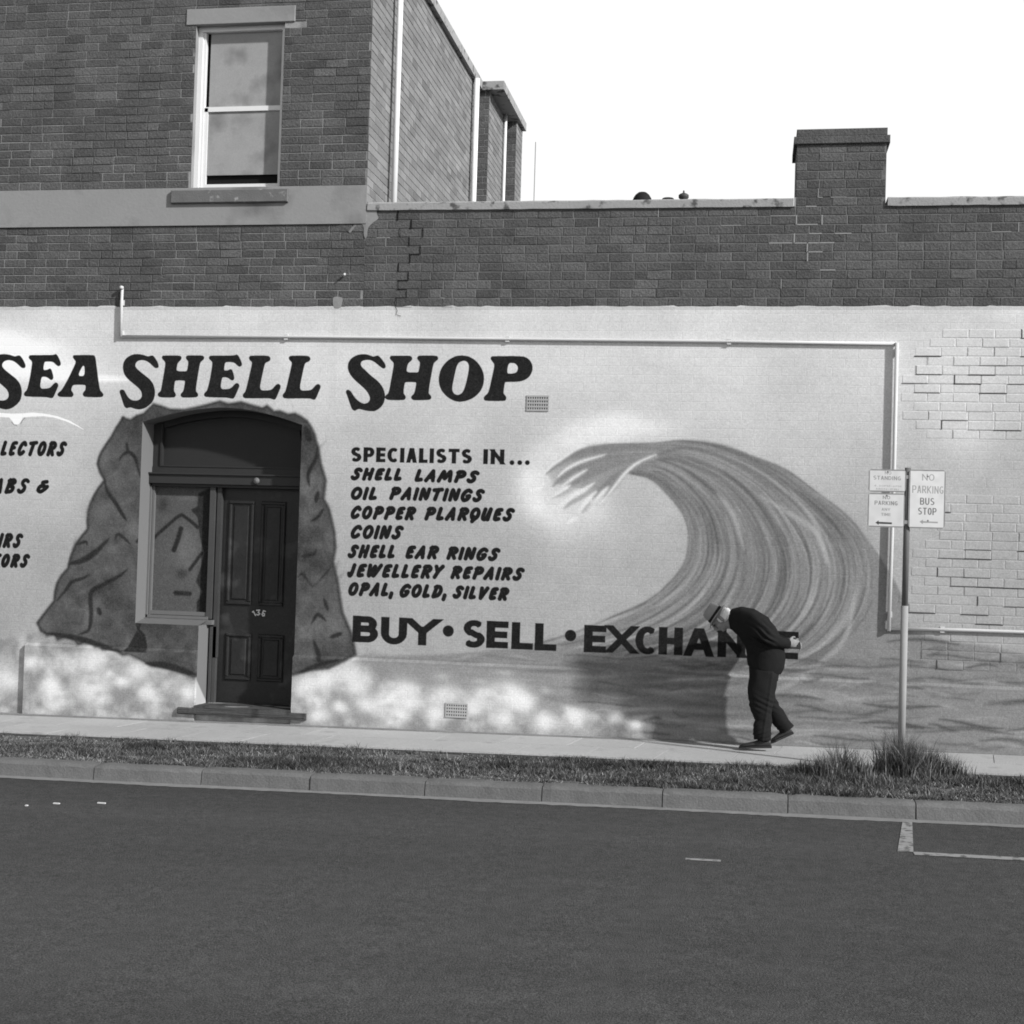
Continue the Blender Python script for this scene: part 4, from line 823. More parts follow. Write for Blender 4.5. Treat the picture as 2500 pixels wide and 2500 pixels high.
# ---------------------------------------------------------------- roof ornaments behind the parapet
def roofthing(px0, px1, pytop, pybase, Y, prof, name, label, cat_, mm=None):
    xm, zt_ = W((px0+px1)/2, pytop, Y); x0 = W(px0, pybase, Y)[0]; x1 = W(px1, pybase, Y)[0]; r = (x1-x0)/2; zb_ = W((px0+px1)/2, pybase, Y)[1]
    root = tag(empty(name, (xm, Y, 4.64)), label, cat_); q = MB(); q.lathe((xm, Y, zb_), [(a*r, b*(zt_-zb_)) for a, b in prof], 24)
    o = q.build('cap', mm or m_dk, None, True); par(o, root); q = MB(); q.lathe((xm, Y, 4.6), [(r*.5, 0), (r*.5, zb_-4.6+.01)], 16); par(q.build('flue', m_dk, None, True), root)
roofthing(1545, 1592, 469, 490, 2.2, [(.6, -1.5), (1, -.6), (1.03, -.1), (.92, .3), (.7, .68), (.42, .93), (0, 1)], 'roof_cowl', 'round black cowl showing above the parapet, nearest to the tall house', 'cowl')
roofthing(1615, 1647, 484, 491, 2.2, [(.5, -2), (1, -.4), (1, .4), (.85, .9), (0, 1)], 'roof_vent_cap', 'low flat dark cap barely showing above the parapet between cowl and finial', 'vent cap')
roofthing(1657, 1682, 464, 489, 2.2, [(.5, -1), (.55, -.05), (.6, .05), (1.0, .25), (1.0, .5), (.75, .6), (.3, .7), (.14, .78), (.2, .86), (.1, .95), (0, 1)], 'roof_finial', 'small dark turned finial with a pointed knob standing above the parapet', 'finial', mat('finial_metal', .06, .6))
# ---------------------------------------------------------------- ground
def ground(name, y0, y1, dz0, dz1, m, x0=-60, x1=60, nx=2, kind='structure'):
    V = []; Fc = []
    for i in range(nx+1):
        x = x0+(x1-x0)*i/nx; V += [(x, y0, gz(x)+dz0), (x, y1, gz(x)+dz1)]
    for i in range(nx): Fc.append((2*i, 2*i+2, 2*i+3, 2*i+1))
    o = mesh(name, V, Fc, m); tag(o, kind=kind); 
    bm = bmesh.new(); bm.from_mesh(o.data); bmesh.ops.recalc_face_normals(bm, faces=bm.faces)
    for f in bm.faces:
        if f.normal.z < 0: f.normal_flip()
    bm.to_mesh(o.data); bm.free(); return o
YPATH, YK0, YK1 = -1.30, -2.41, -2.55
ground('ground', -200, 200, -.5, -.5, m_soil, -300, 300)
ground('road', -26, YK1, -.17, -.197, m_asph)
footpath = ground('footpath', YPATH, 0, -.012, -.012, m_joint)
ground('verge', YK0, YPATH, -.066, -.03, m_soil)
rs = random.Random(3); y_rows = [(-.11, -.66), (-.672, -1.285)]
slab_n = 0
for ri, (ya, yb) in enumerate(y_rows):
    x = -8.6+ri*.3
    while x < 5.4:
        L_ = .64+rs.uniform(-.01, .01); q = MB(); j = [rs.uniform(-.002, .002) for _ in range(4)]; g_ = .0035
        z = lambda xx: gz(xx)
        kb, ka = .15*yb, .15*ya; c_v = [(x+g_+kb, yb, z(x)+j[0]), (x+L_-g_+kb, yb, z(x+L_)+j[1]), (x+L_-g_+ka, ya, z(x+L_)+j[2]), (x+g_+ka, ya, z(x)+j[3])]
        bot = [(a, b, c-.03) for a, b, c in c_v]; me_v = bot+c_v
        o = mesh('paving_slab', me_v, [(4, 5, 6, 7), (0, 1, 5, 4), (1, 2, 6, 5), (2, 3, 7, 6), (3, 0, 4, 7)], m_path, footpath); x += L_; slab_n += 1
# kerb stones
kerb = tag(mesh('kerb', [(-40, YK1+.02, -.8), (40, YK1+.02, .3), (40, YK0, .3), (-40, YK0, -.8)], [(0, 1, 2, 3)], m_kerb), kind='structure')
jx = [-9.3, -8.35, -7.37, -6.42, -5.44, -4.48, -3.53, -2.56, -1.6, -.64, .33, 1.29, 2.25, 3.2, 4.15, 5.1, 6.05]
for a, b in zip(jx[:-1], jx[1:]):
    q = MB(); a += .004; b -= .004; n_ = 14; ht = rs.uniform(-.004, .004); jy = rs.uniform(-.006, .006)
    prof = [(YK0+.02, -.07), (YK0, -.056), (YK1+.045, -.060), (YK1+.015, -.068), (YK1+.002, -.088), (YK1-.01, -.2), (YK1-.01, -.24)]
    for i in range(n_+1):
        xx = a+(b-a)*i/n_; e = -.006*(i in (0, n_))
        for (yy_, dz) in prof: q.v.append((xx, yy_+jy-e*.5*(dz > -.1)+rs.uniform(-.0015, .0015), gz(xx)+dz+ht+e*(dz > -.075)+rs.uniform(-.002, .002)-(.008*(rs.random() < .1))*(-.09 < dz < -.065)))
    k = len(prof)
    for i in range(n_):
        for j in range(k-1): q.f.append((i*k+j, (i+1)*k+j, (i+1)*k+j+1, i*k+j+1))
    q.f.append(tuple(range(k))); q.f.append(tuple(n_*k+j for j in range(k)))
    o = q.build('kerb_stone', m_kerb, kerb)
V = []; n_g = 400
for i in range(n_g+1):
    x = -12+20*i/n_g; V += [(x, YK1-.075-.012*math.sin(x*2.3)-rs.uniform(0, .025), gz(x)-.1935), (x, YK1-.003, gz(x)-.186)]
tag(mesh('gutter', V, [(2*i, 2*i+2, 2*i+3, 2*i+1) for i in range(n_g)], mat('gutter_dust', .21, .95, .3, 8)), kind='structure')
# road markings
m_ = ground('road_marking', 0, 0, 0, 0, m_line)
bpy.data.objects.remove(m_)
tx0, ty1 = Gd(2190, 2072, -.19); bx, by = Gd(2212, 1998, -.19)
q = MB(); xa_ = Gd(2206, 2036, -.19)[0]; xb_ = Gd(2234, 2036, -.19)[0]
def rsheet(x0, x1, y0, y1, name):
    def dz(y): return -.197+(-.17+.197)*(YK1-y)/(26+YK1)+.004
    o = mesh(name, [(x0, y0, gz(x0)+dz(y0)), (x1, y0, gz(x1)+dz(y0)), (x1, y1, gz(x1)+dz(y1)), (x0, y1, gz(x0)+dz(y1))], [(0, 1, 2, 3)], m_line); tag(o, kind='structure'); return o
yL = Gd(2250, 2083, -.19)[1]
rsheet(1.138, 9, yL-.055, yL+.045, 'road_marking')
mk_ = [Gd(2191, 2077.5, -.19), Gd(2230, 2079, -.19), Gd(2227, 2001, -.19), Gd(2204, 2000, -.19)]
def dzr(y): return -.197+(-.17+.197)*(YK1-y)/(26+YK1)+.004
tag(mesh('road_marking', [(a_, b_, gz(a_)+dzr(b_)) for a_, b_ in mk_], [(0, 1, 2, 3)], m_line), kind='structure')
dx0, dy0 = Gd(1674, 2094, -.19); dx1, dy1 = Gd(1760, 2098, -.19); rsheet(dx0, dx1, dy0-.055, dy0, 'road_marking')
# grass
m_gr = bpy.data.materials.new('grass'); m_gr.use_nodes = True; _N = m_gr.node_tree; _p = _N.nodes['Principled BSDF']; _p.inputs['Roughness'].default_value = .8; _p.inputs['Specular IOR Level'].default_value = .15
_at = _N.nodes.new('ShaderNodeAttribute'); _at.attribute_name = 'tone'; _N.links.new(_at.outputs['Fac'], _p.inputs['Base Color'])
def blades(name, X, Y, H, lean, wd, tone, seg=1):
    n = len(X); V = []; Fc = []; ang = rng.uniform(0, 2*math.pi, n); cx, sy = np.cos(ang)*wd, np.sin(ang)*wd
    z = GS*X-.03-.036*(YPATH-Y)/(YPATH-YK0)
    la = rng.uniform(0, 2*math.pi, n); lx, ly = np.cos(la)*lean*H, np.sin(la)*lean*H
    levels = [0, 1] if seg == 1 else [0, .4, .75, 1]; rows = []
    for t in levels:
        ww = (1-t**1.5); bx_ = X+lx*t*t; by_ = Y+ly*t*t; bz = z+H*(t-.25*t*t*np.minimum(lean, 1))
        if t < 1: rows += [np.c_[bx_-cx*ww, by_-sy*ww, bz], np.c_[bx_+cx*ww, by_+sy*ww, bz]]
        else: rows += [np.c_[bx_, by_, bz]]
    k = len(rows); V = np.stack(rows, 1).reshape(-1, 3); base = np.arange(n)[:, None]*k
    if seg == 1: T = base+np.array([[0, 1, 2]])
    else: T = (base[:, :, None]+np.array([[0, 1, 3], [0, 3, 2], [2, 3, 5], [2, 5, 4], [4, 5, 6]])[None]).reshape(-1, 3)
    me = bpy.data.meshes.new(name); me.vertices.add(len(V)); me.vertices.foreach_set('co', V.astype(np.float32).ravel()); me.loops.add(len(T)*3); me.loops.foreach_set('vertex_index', T.astype(np.int32).ravel())
    me.polygons.add(len(T)); me.polygons.foreach_set('loop_start', np.arange(0, len(T)*3, 3, dtype=np.int32)); me.update(calc_edges=True)
    at = me.attributes.new('tone', 'FLOAT', 'FACE'); at.data.foreach_set('value', np.repeat(tone, len(T)//n).astype(np.float32)); me.materials.append(m_gr)
    o = bpy.data.objects.new(name, me); col.objects.link(o); return o
NB = 170000
gx = rng.uniform(-9, 5.2, NB); gy = rng.uniform(YK0-.03, YPATH+.0, NB)+rng.normal(0, .012, NB)
pn = np.zeros(NB)
for f, a_ in ((1.7, 1), (4.3, .7), (9.1, .6), (21, .5)):
    ph = rng.uniform(0, 6, 4); pn += a_*np.sin(gx*f+ph[0]+1.7*np.sin(gy*f*1.3+ph[1]))*np.sin(gy*f*2.2+ph[2]+np.sin(gx*f*.8+ph[3]))
edge = .035*np.sin(gx*3.1)+.025*np.sin(gx*7.7+1)+.02*np.sin(gx*17)
keep = (gy < YPATH-.02+edge+rng.normal(0, .01, NB)) & (gy > YK0-.02+.035*np.sin(gx*5.3+1)*np.sin(gx*2.1)+.02*np.sin(gx*13)) & (pn > -.95+rng.normal(0, .25, NB))
gx, gy, pn = gx[keep], gy[keep], pn[keep]
hgt = np.clip(.028+.016*pn, .006, .085)*rng.uniform(.5, 1.5, len(gx)); hgt *= 1+.9*np.exp(-((gx-.9)/.9)**2)
tone = np.where(rng.random(len(gx)) < .2-.05*pn, rng.uniform(.16, .34, len(gx)), rng.uniform(.045, .11, len(gx)))*(1.05-.3*pn)
tag(blades('grass', gx, gy, hgt, rng.uniform(.3, 1.3, len(gx)), .0042+0*gx, np.clip(tone, .03, .4)), 'short patchy grass of the verge between footpath and kerb', 'grass', kind='stuff')
ns = 5200; sc_x = rng.uniform(-9, 3.8, 150); si = rng.integers(0, 150, ns); sx2 = sc_x[si]+rng.normal(0, .05, ns); sy2 = np.clip(rng.uniform(YK0, YPATH, 150)[si]+rng.normal(0, .035, ns), YK0-.02, YPATH-.01)
tag(blades('weeds', sx2, sy2, rng.uniform(.03, .10, ns)*rng.uniform(.5, 1.2, 150)[si], rng.uniform(.2, 1, ns), .0035+0*sx2, rng.choice([.05, .08, .13, .24], ns), 3), 'scattered coarse weeds and dry sprigs in the verge grass', 'weeds', kind='stuff')
def tuft(px, py, rx, ry, n, h, label):
    X0, Y0 = Gd(px, py, -.03); cl = np.random.default_rng(int(px)).normal(0, 1, (9, 2)); ci = rng.integers(0, 9, n); ch_ = rng.uniform(.55, 1.15, 9)[ci]; a = (cl[ci, 0]*.42+rng.normal(0, .2, n))*rx; b = (cl[ci, 1]*.42+rng.normal(0, .2, n))*ry
    X = X0+a; Y = np.clip(Y0+b, YK0+.03, YPATH); H = h*ch_*rng.uniform(.35, 1.1, n)*np.exp(-(a/rx)**2*.5)
    o = blades('grass_tuft', X, Y, H, rng.uniform(.05, .65, n), rng.uniform(.0025, .0045, n), np.where(rng.random(n) < .25, rng.uniform(.16, .3, n), rng.uniform(.05, .13, n)), 3)
    tag(o, label, 'plant', None if 'low' in label else 'tall grass tufts on the verge', 'stuff' if 'low' in label else None); o.name = 'weeds' if 'low' in label else 'grass_tuft'
tuft(2040, 1897, .30, .16, 1700, .34, 'spiky tall grass tuft on the verge left of the sign post')
tuft(2215, 1897, .42, .16, 3400, .40, 'bushy tall grass tuft growing around the foot of the sign post')
tuft(2125, 1912, .3, .14, 900, .12, 'low dense grass between the two tall tufts')
tuft(2390, 1915, .35, .12, 500, .09, 'thin low weeds on the verge right of the sign post')
for px_, py_, lb in ((65, 1967, 'tiny white paper speck on the road near the left edge'), (138, 1962, 'short white paper scrap on the road under the left kerb joint'), (248, 1961, 'longest white paper scrap lying flat on the road')):
    X, Y = Gd(px_, py_, -.19); L_ = .02 if px_ < 100 else .05 if px_ < 200 else .065; z = gz(X)-.188
    q = MB(); q.box(X-L_/2, X+L_/2, Y-.009, Y+.009, z-.004, z+.004); tag(q.build('paper_scrap', m_kp), lb, 'litter', 'paper scraps on the road')
q = MB()
for px_, py_, r_ in ((1982, 1813, .022), (1990, 1815, .014), (2056, 1814, .02), (2064, 1812, .03), (2072, 1814, .016), (1995, 1812, .01), (860, 1768, .015), (900, 1773, .012)):
    X, Y = Gd(px_, py_, .01); 
    for k in range(7): a_ = rng.uniform(0, 6.28); u, v = X+rng.normal(0, r_), Y-.01+rng.normal(0, .01); l_ = rng.uniform(.008, .018); h_ = gz(X)+rng.uniform(.004, .02); q.poly([(u, v, h_), (u+l_*math.cos(a_), v+l_*math.sin(a_), h_+.008), (u+l_*.4*math.sin(a_), v-l_*.4*math.cos(a_), h_+.012)])
tag(q.build('dead_leaves', mat('dead_leaf', .05, .9)), 'few dark dead leaves caught at the foot of the wall', 'leaves', kind='stuff')
# ---------------------------------------------------------------- sign post
SY = -1.37
sx_, szb = W(2199, 1878, SY); sxt, szt = W(2217, 1142, SY)
post = tag(empty('parking_sign_post', (sx_, SY, gz(sx_)-.03)), 'slim metal pole on the verge carrying three white parking and bus stop signs', 'sign post')
fz = (W(2206, 1479, SY)[1]-(gz(sx_)-.1))/(szt-(gz(sx_)-.1)); xmid = sx_+(sxt-sx_)*fz; zmid = W(2206, 1479, SY)[1]
q = MB(); q.tube([(sx_, SY, gz(sx_)-.1), (xmid, SY, zmid)], .031, 20); par(q.build('pole', m_galv, None, True), post)
q = MB(); q.tube([(xmid, SY, zmid-.05), (sxt, SY, szt)], .0265, 20); par(q.build('pole_upper_shaded', m_pole_shade, None, True), post)  # upper pole coloured darker in place of the sign's cast shadow
def sign_plate(name, px0, py0, px1, py1, rows, arrow, Y, base=205):
    x0, z1 = W(px0, py0, Y); x1, z0 = W(px1, py1, Y); x1 = W(px1, py0, Y)[0]; z0 = W(px0, py1, Y)[1]; w_, h_ = x1-x0, z1-z0; s = 900
    c = Canvas(int(w_*s), int(h_*s), lambda a, b: ((W(a, b, Y)[0]-x0)*s, (z1-W(a, b, Y)[1])*s)); c.a[:] = base
    R_ = [(5, 5), (c.w-5, 5), (c.w-5, c.h-5), (5, c.h-5), (5, 5)]; c.stroke(R_, 9, 105, .8, .8, raw=True)
    for txt, a, b, e, f, t, v in rows:
        ws = {'I': .35, 'M': 1.2, '-': .7, '.': .4}; L_ = [ws.get(ch, 1) for ch in txt]; tot = sum(L_)+.22*(len(txt)-1); u = (e-a)/tot; x = a
        for ch, ww in zip(txt, L_):
            dy = (x-a)*.035; glyph(c, ch, x, b+dy, x+max(ww*u, t), f+dy, t, v, soft=.8); x += (ww+.22)*u
    if arrow:
        (a0, b0, a1, b1, v, th) = arrow; c.stroke([(a0+3, b0), (a1, b1)], th*s/250, v, .8, caps='b'); c.fill([[(a0-2, b0), (a0+6, b0-5.5), (a0+6, b0+5.5)]], v, .8)
    for dxp in ((px0+px1)/2,):
        for yb_ in (py0+7 if h_ < .3 else py0+17, py1-18 if h_ > .3 else py0+7): c.stroke([(dxp, yb_), (dxp+.3, yb_)], 12, 80, 1)
    c.a += vnoise(c.h, c.w, 40, 4)*14
    im = bpy.data.images.new(name+'_face', c.w, c.h, alpha=False, float_buffer=True); im.colorspace_settings.name = 'Non-Color'
    ar = np.ones((c.h, c.w, 4), np.float32); ar[..., :3] = np.clip(lin(np.clip(c.a, 5, 250))*K, .01, .85)[::-1, :, None]; im.pixels.foreach_set(ar.ravel()); im.update(); im.pack()
    m = bpy.data.materials.new(name+'_face'); m.use_nodes = True; t = m.node_tree.nodes.new('ShaderNodeTexImage'); t.image = im; m.node_tree.links.new(t.outputs[0], m.node_tree.nodes['Principled BSDF'].inputs['Base Color']); m.node_tree.nodes['Principled BSDF'].inputs['Roughness'].default_value = .5
    rr_ = .03; P = []
    for (cx_, cz_, a0) in ((x1-rr_, z1-rr_, 0), (x0+rr_, z1-rr_, 90), (x0+rr_, z0+rr_, 180), (x1-rr_, z0+rr_, 270)): P += [(cx_+rr_*math.cos(math.radians(a0+i*15)), cz_+rr_*math.sin(math.radians(a0+i*15))) for i in range(7)]
    n_ = len(P); V = [(a, Y, b) for a, b in P]+[(a, Y+.004, b) for a, b in P]; Fc = [tuple(range(n_)), tuple(range(2*n_-1, n_-1, -1))]+[(i, (i+1) % n_, n_+(i+1) % n_, n_+i) for i in range(n_)]
    o = mesh('sign_plate', V, Fc, m); uv = o.data.uv_layers.new(name='UVMap')
    for lp in o.data.loops: v = o.data.vertices[lp.vertex_index].co; uv.data[lp.index].uv = ((v.x-x0)/w_, (v.z-z0)/h_)
    o.data.materials.append(m_galv)
    for p in o.data.polygons[1:]: p.material_index = 1
    par(o, post); return o
b = 1130; a = 2100; s8 = 8.782
def sp(x, y): return (a+x/s8, b+y/s8)
o = sign_plate('no_standing', 2121, 1145, 2213, 1200, [('NO', 2160, 1150, 2176, 1158.5, 1.7, 150), ('STANDING', 2132, 1161, 2199, 1170.5, 1.8, 130), ('4.30PM-6PM', 2134, 1183, 2200, 1187.5, 1.1, 160), ('MON-FRI', 2139, 1191, 2194, 1195.5, 1.1, 155)], None, SY-.04)
o['label'] = 'small white no standing sign at the top left of the pole'
o = sign_plate('no_parking', 2119, 1203, 2210, 1286, [('NO', 2155, 1210, 2173, 1218.5, 1.8, 135), ('PARKING', 2135, 1222, 2191, 1232, 2, 120), ('ANY', 2152, 1240, 2173, 1246.5, 1.5, 140), ('TIME', 2151, 1252, 2174, 1259, 1.5, 140)], (2139, 1276, 2177, 1277.5, 55, 4), SY-.04)
o['label'] = 'white no parking any time sign with a black arrow to the left'
o = sign_plate('bus_stop', 2220, 1146, 2309.5, 1289, [('NO', 2251, 1157, 2281, 1173, 2.4, 150), ('PARKING', 2227, 1185, 2303, 1203, 2.4, 150), ('BUS', 2246, 1215, 2281, 1232, 2.6, 95), ('STOP', 2241, 1239, 2286, 1256, 2.6, 95)], (2247, 1274, 2289, 1275.5, 150, 3), SY-.04, 214)
o['label'] = 'tall white bus stop sign with rounded corners to the right of the pole'
for zpx in (1165, 1275): q = MB(); X, Z = W(2213, zpx, SY); q.box(X-.07, X+.07, SY-.036, SY-.026, Z-.015, Z+.015); par(q.build('bracket', m_galv), post)
# ---------------------------------------------------------------- the old man
MY = -.42
man = tag(empty('person', (W(1862, 1820, MY)[0], MY, gz(0))), 'stooped person in dark suit and felt hat walking left with hands clasped behind the back', 'person')
SC = (W(1900, 1600, MY)[0]-W(1800, 1600, MY)[0])/100     # metres per photo pixel at the person
def mp_(px, py, dy=0): X, Z = W(px, py, MY); return Vector((X, MY+dy, Z))
def loft(q, secs, seg=20, cap=True):
    """secs: (px, py, r_inplane_px, halfwidth_m, dy)"""
    P = [mp_(s[0], s[1], s[4]) for s in secs]; n0 = len(q.v)
    for i, p in enumerate(P):
        t = (P[min(i+1, len(P)-1)]-P[max(i-1, 0)]).normalized(); side = Vector((0, 1, 0)); nrm = t.cross(side).normalized(); sd = nrm.cross(t).normalized()
        for k in range(seg): an = 2*math.pi*k/seg; q.v.append(tuple(p+nrm*math.cos(an)*secs[i][2]*SC+sd*math.sin(an)*secs[i][3]))
    for i in range(len(P)-1):
        for k in range(seg): b_ = n0+i*seg; q.f.append((b_+k, b_+(k+1) % seg, b_+seg+(k+1) % seg, b_+seg+k))
    if cap: q.f.append(tuple(n0+k for k in range(seg))); q.f.append(tuple(n0+(len(P)-1)*seg+k for k in reversed(range(seg))))
def ball(q, c, rx, ry, rz, M_=None, n=12):
    n0 = len(q.v)
    for i in range(n+1):
        th = math.pi*i/n
        for k in range(n*2):
            ph = math.pi*k/n; v = Vector((rx*math.sin(th)*math.cos(ph), ry*math.sin(th)*math.sin(ph), rz*math.cos(th))); v = (M_ @ v if M_ else v)+Vector(c); q.v.append(tuple(v))
    for i in range(n):
        for k in range(n*2): a_ = n0+i*2*n; q.f.append((a_+k, a_+(k+1) % (2*n), a_+2*n+(k+1) % (2*n), a_+2*n+k))
def remesh(o, vox, sm=3, disp=None):
    m = o.modifiers.new('r', 'REMESH'); m.mode = 'VOXEL'; m.voxel_size = vox; m.use_smooth_shade = True
    m2 = o.modifiers.new('s', 'SMOOTH'); m2.iterations = sm; m2.factor = .5
    dg = bpy.context.evaluated_depsgraph_get(); me = bpy.data.meshes.new_from_object(o.evaluated_get(dg)); o.modifiers.clear(); mats = list(o.data.materials); o.data = me
    me.materials.clear()
    for mm in mats: me.materials.append(mm)
    for p in me.polygons: p.use_smooth = True
    if disp:
        n_ = len(me.vertices); co = np.empty(n_*3, np.float32); me.vertices.foreach_get('co', co); co = co.reshape(-1, 3); no = np.empty(n_*3, np.float32); me.vertices.foreach_get('normal', no); no = no.reshape(-1, 3)
        co += no*disp(co)[:, None]; me.vertices.foreach_set('co', co.ravel()); me.update()
    return o
m_skin = mat('skin', .22, .6, .12, 20); m_suit = mat('dark_suit_cloth', .0145, .95, .25, 14, .3, 200); m_trou = mat('dark_trouser_cloth', .0155, .95, .2, 12, .3, 200)
m_hat = mat('felt_hat', .25, .95, .12, 12, .2, 150); m_hband = mat('hat_band', .02, .8); m_hair = mat('white_hair', .72, .8, .15, 60, .4, 300); m_shoe = mat('black_shoe', .03, .45, .1, 10)
sc = SC
# head frame
hup = Vector((-.84, 0, .54)); hfr = Vector((-.54, 0, -.84)); hsd = Vector((0, 1, 0)); HM = Matrix((hfr, hsd, hup)).transposed()
hc = mp_(1757, 1509)
def hp(f, s, u): return hc+hfr*f+hsd*s+hup*u
q = MB()
ball(q, hp(-.01, 0, .0), .094, .074, .098, HM); ball(q, hp(.035, 0, -.06), .055, .055, .055, HM); ball(q, hp(.066, 0, -.088), .024, .027, .02, HM); ball(q, hp(.105, 0, -.03), .018, .014, .026, HM); ball(q, hp(.09, 0, -.01), .018, .011, .03, HM)
ball(q, hp(.078, 0, .02), .022, .05, .012, HM); ball(q, hp(.086, 0, -.06), .014, .024, .011, HM)
for s_i in (-1, 1): ball(q, hp(-.008, s_i*.078, -.02), .02, .01, .032, HM, 8); ball(q, hp(.055, s_i*.042, -.035), .025, .02, .025, HM, 8)
loft(q, [(1765, 1516, 17, .058, 0), (1785, 1518, 18, .06, 0), (1805, 1522, 22, .08, 0), (1835, 1540, 34, .14, 0), (1862, 1575, 36, .14, 0), (1872, 1620, 36, .14, 0), (1872, 1645, 32, .13, 0)])
for s_i, kn in ((-1, 0), (1, 1)):   # inner legs and arms
    if s_i < 0: loft(q, [(1870, 1640, 24, .07, -.08), (1860, 1705, 18, .06, -.09), (1858, 1770, 12, .045, -.09), (1862, 1805, 9, .035, -.09)], 12)
    else: loft(q, [(1872, 1645, 20, .07, .08), (1871, 1704, 14, .06, .09), (1887, 1733, 12, .05, .09), (1905, 1760, 10, .042, .09), (1926, 1792, 7, .033, .09)], 12)
    loft(q, [(1822, 1520, 12, .045, s_i*.15), (1872, 1552, 10, .04, s_i*.21), (1905, 1566, 8, .032, s_i*.12), (1928, 1571, 7, .026, s_i*.035)], 12)
# hands: near hand holds the far one
def hand(q, wx, wy, dy, sgn, fx):
    loft(q, [(wx, wy, 7, .026, dy), (wx+6, wy+1, 10, .02, dy), (wx+15, wy+1, 11, .018, dy+sgn*.01), (wx+20, wy+2, 9, .015, dy+sgn*.02)], 12)
    for i in range(4):
        oy = wy-7+i*5; L_ = [17, 20, 19, 14][i]*fx; q.tube([tuple(mp_(wx+18, oy+1, dy+sgn*.015)), tuple(mp_(wx+18+L_*.45, oy+1, dy+sgn*.03)), tuple(mp_(wx+18+L_*.72, oy+3, dy+sgn*.05)), tuple(mp_(wx+18+L_*.62, oy+6, dy+sgn*.068))], [.0095, .0088, .008, .0065], 8)
    q.tube([tuple(mp_(wx+6, wy-8, dy)), tuple(mp_(wx+13, wy-14, dy+sgn*.02)), tuple(mp_(wx+19, wy-14, dy+sgn*.04))], [.012, .0105, .008], 8)
hand(q, 1922, 1569, -.035, 1, .8); hand(q, 1930, 1574, .03, -1, .55)
body = q.build('body', m_skin); remesh(body, .0055, 2); par(body, man)
# eyes as dark hollows are in shade of the hat: small lids
q = MB(); 
for s_i in (-1, 1): ball(q, hp(.083, s_i*.03, .0), .008, .012, .007, HM, 8)
par(q.build('eyes', m_shoe, None, True), man)
# hair: white fringe behind and above the ear
q = MB(); ball(q, hp(-.042, 0, -.022), .082, .084, .066, HM); ball(q, hp(-.068, 0, -.055), .048, .064, .045, HM)
for s_i in (-1, 1): ball(q, hp(.012, s_i*.07, -.01), .018, .010, .03, HM, 8); ball(q, hp(-.035, s_i*.066, -.035), .035, .018, .03, HM, 8)
hair = q.build('hair', m_hair); remesh(hair, .006, 2, lambda c: .0025*np.sin(c[:, 0]*310+c[:, 2]*170)*np.sin(c[:, 2]*260)); par(hair, man)
# hat
q = MB(); rings = []
n_ = 36
def hring(r_f, r_s, u, off=0, droop=0, pinch=0):
    out = []
    for k in range(n_):
        an = 2*math.pi*k/n_; f = r_f*math.cos(an)+off; s = r_s*math.sin(an)*(1-pinch*max(0, math.cos(an))**2); uu = u-droop*max(0, math.cos(an))**2+(.010 if droop else 0)*abs(math.sin(an))**3-(.006 if droop else 0)*max(0, -math.cos(an)); out.append(tuple(hp(f, s, uu)))
    return out
bu = .042
prof = [hring(.084, .075, bu-.006, -.004), hring(.133, .118, bu-.008, -.002, .018), hring(.135, .120, bu-.003, -.002, .018), hring(.093, .082, bu+.004, -.004), hring(.090, .080, bu+.035, -.004), hring(.086, .076, bu+.07, -.006, 0, .12), hring(.076, .066, bu+.098, -.008, 0, .28), hring(.058, .046, bu+.108, -.01, 0, .4), hring(.03, .016, bu+.098, -.012, 0, .3)]
for rg in prof: q.v += rg
for i in range(len(prof)-1):
    for k in range(n_): q.f.append((i*n_+k, i*n_+(k+1) % n_, (i+1)*n_+(k+1) % n_, (i+1)*n_+k))
q.f.append(tuple((len(prof)-1)*n_+k for k in range(n_)))
hat = par(q.build('hat', m_hat, None, True), man)
q = MB(); R_ = [hring(.0945, .0835, bu+.005, -.004), hring(.0915, .0815, bu+.03, -.004)]; q.v = R_[0]+R_[1]; q.f = [(k, (k+1) % n_, n_+(k+1) % n_, n_+k) for k in range(n_)]
hb = q.build('hat_band', m_hband, None, True); hb.parent = hat; hb.matrix_parent_inverse = Matrix.Translation(-Vector(man.location)) if False else Matrix.Identity(4)
# jacket
q = MB()
loft(q, [(1780, 1514, 21, .07, 0), (1789, 1513, 27, .10, 0), (1803, 1514, 34, .17, 0), (1822, 1520, 39, .205, 0), (1843, 1536, 45, .215, 0), (1859, 1560, 46, .195, 0), (1868, 1588, 47, .175, 0), (1870, 1608, 48, .165, 0), (1869, 1624, 46, .16, 0), (1866, 1636, 42, .155, 0)], 32)
for s_i in (-1, 1): loft(q, [(1812, 1512, 14, .05, s_i*.13), (1825, 1519, 18, .065, s_i*.17), (1850, 1537, 17, .06, s_i*.215), (1872, 1551, 17, .058, s_i*.235), (1885, 1559, 16, .052, s_i*.20), (1907, 1567, 14, .045, s_i*.12), (1925, 1572, 12, .04, s_i*.05)], 20)
def wav(c, f, seed):
    r = np.random.default_rng(seed); out = np.zeros(len(c))
    for k in range(7):
        d = r.normal(0, 1, 3)*np.array(f); out += np.sin(c @ d+r.uniform(0, 6)+1.3*np.sin(c @ (d[::-1]*.6)+r.uniform(0, 6)))
    return out/7
def folds(c):   # long soft creases running along the sleeve, shorter ones at the elbow
    u = c @ np.array([.55, 0, .83]); a = np.exp(-((c[:, 0]-mp_(1862, 1545).x)**2+(c[:, 2]-mp_(1862, 1545).z)**2)/.012)
    return .009*wav(c, (9, 9, 9), 1)+.013*a*np.sin(u*150+8*wav(c, (8, 8, 8), 2))+.0035*wav(c, (30, 24, 22), 3)
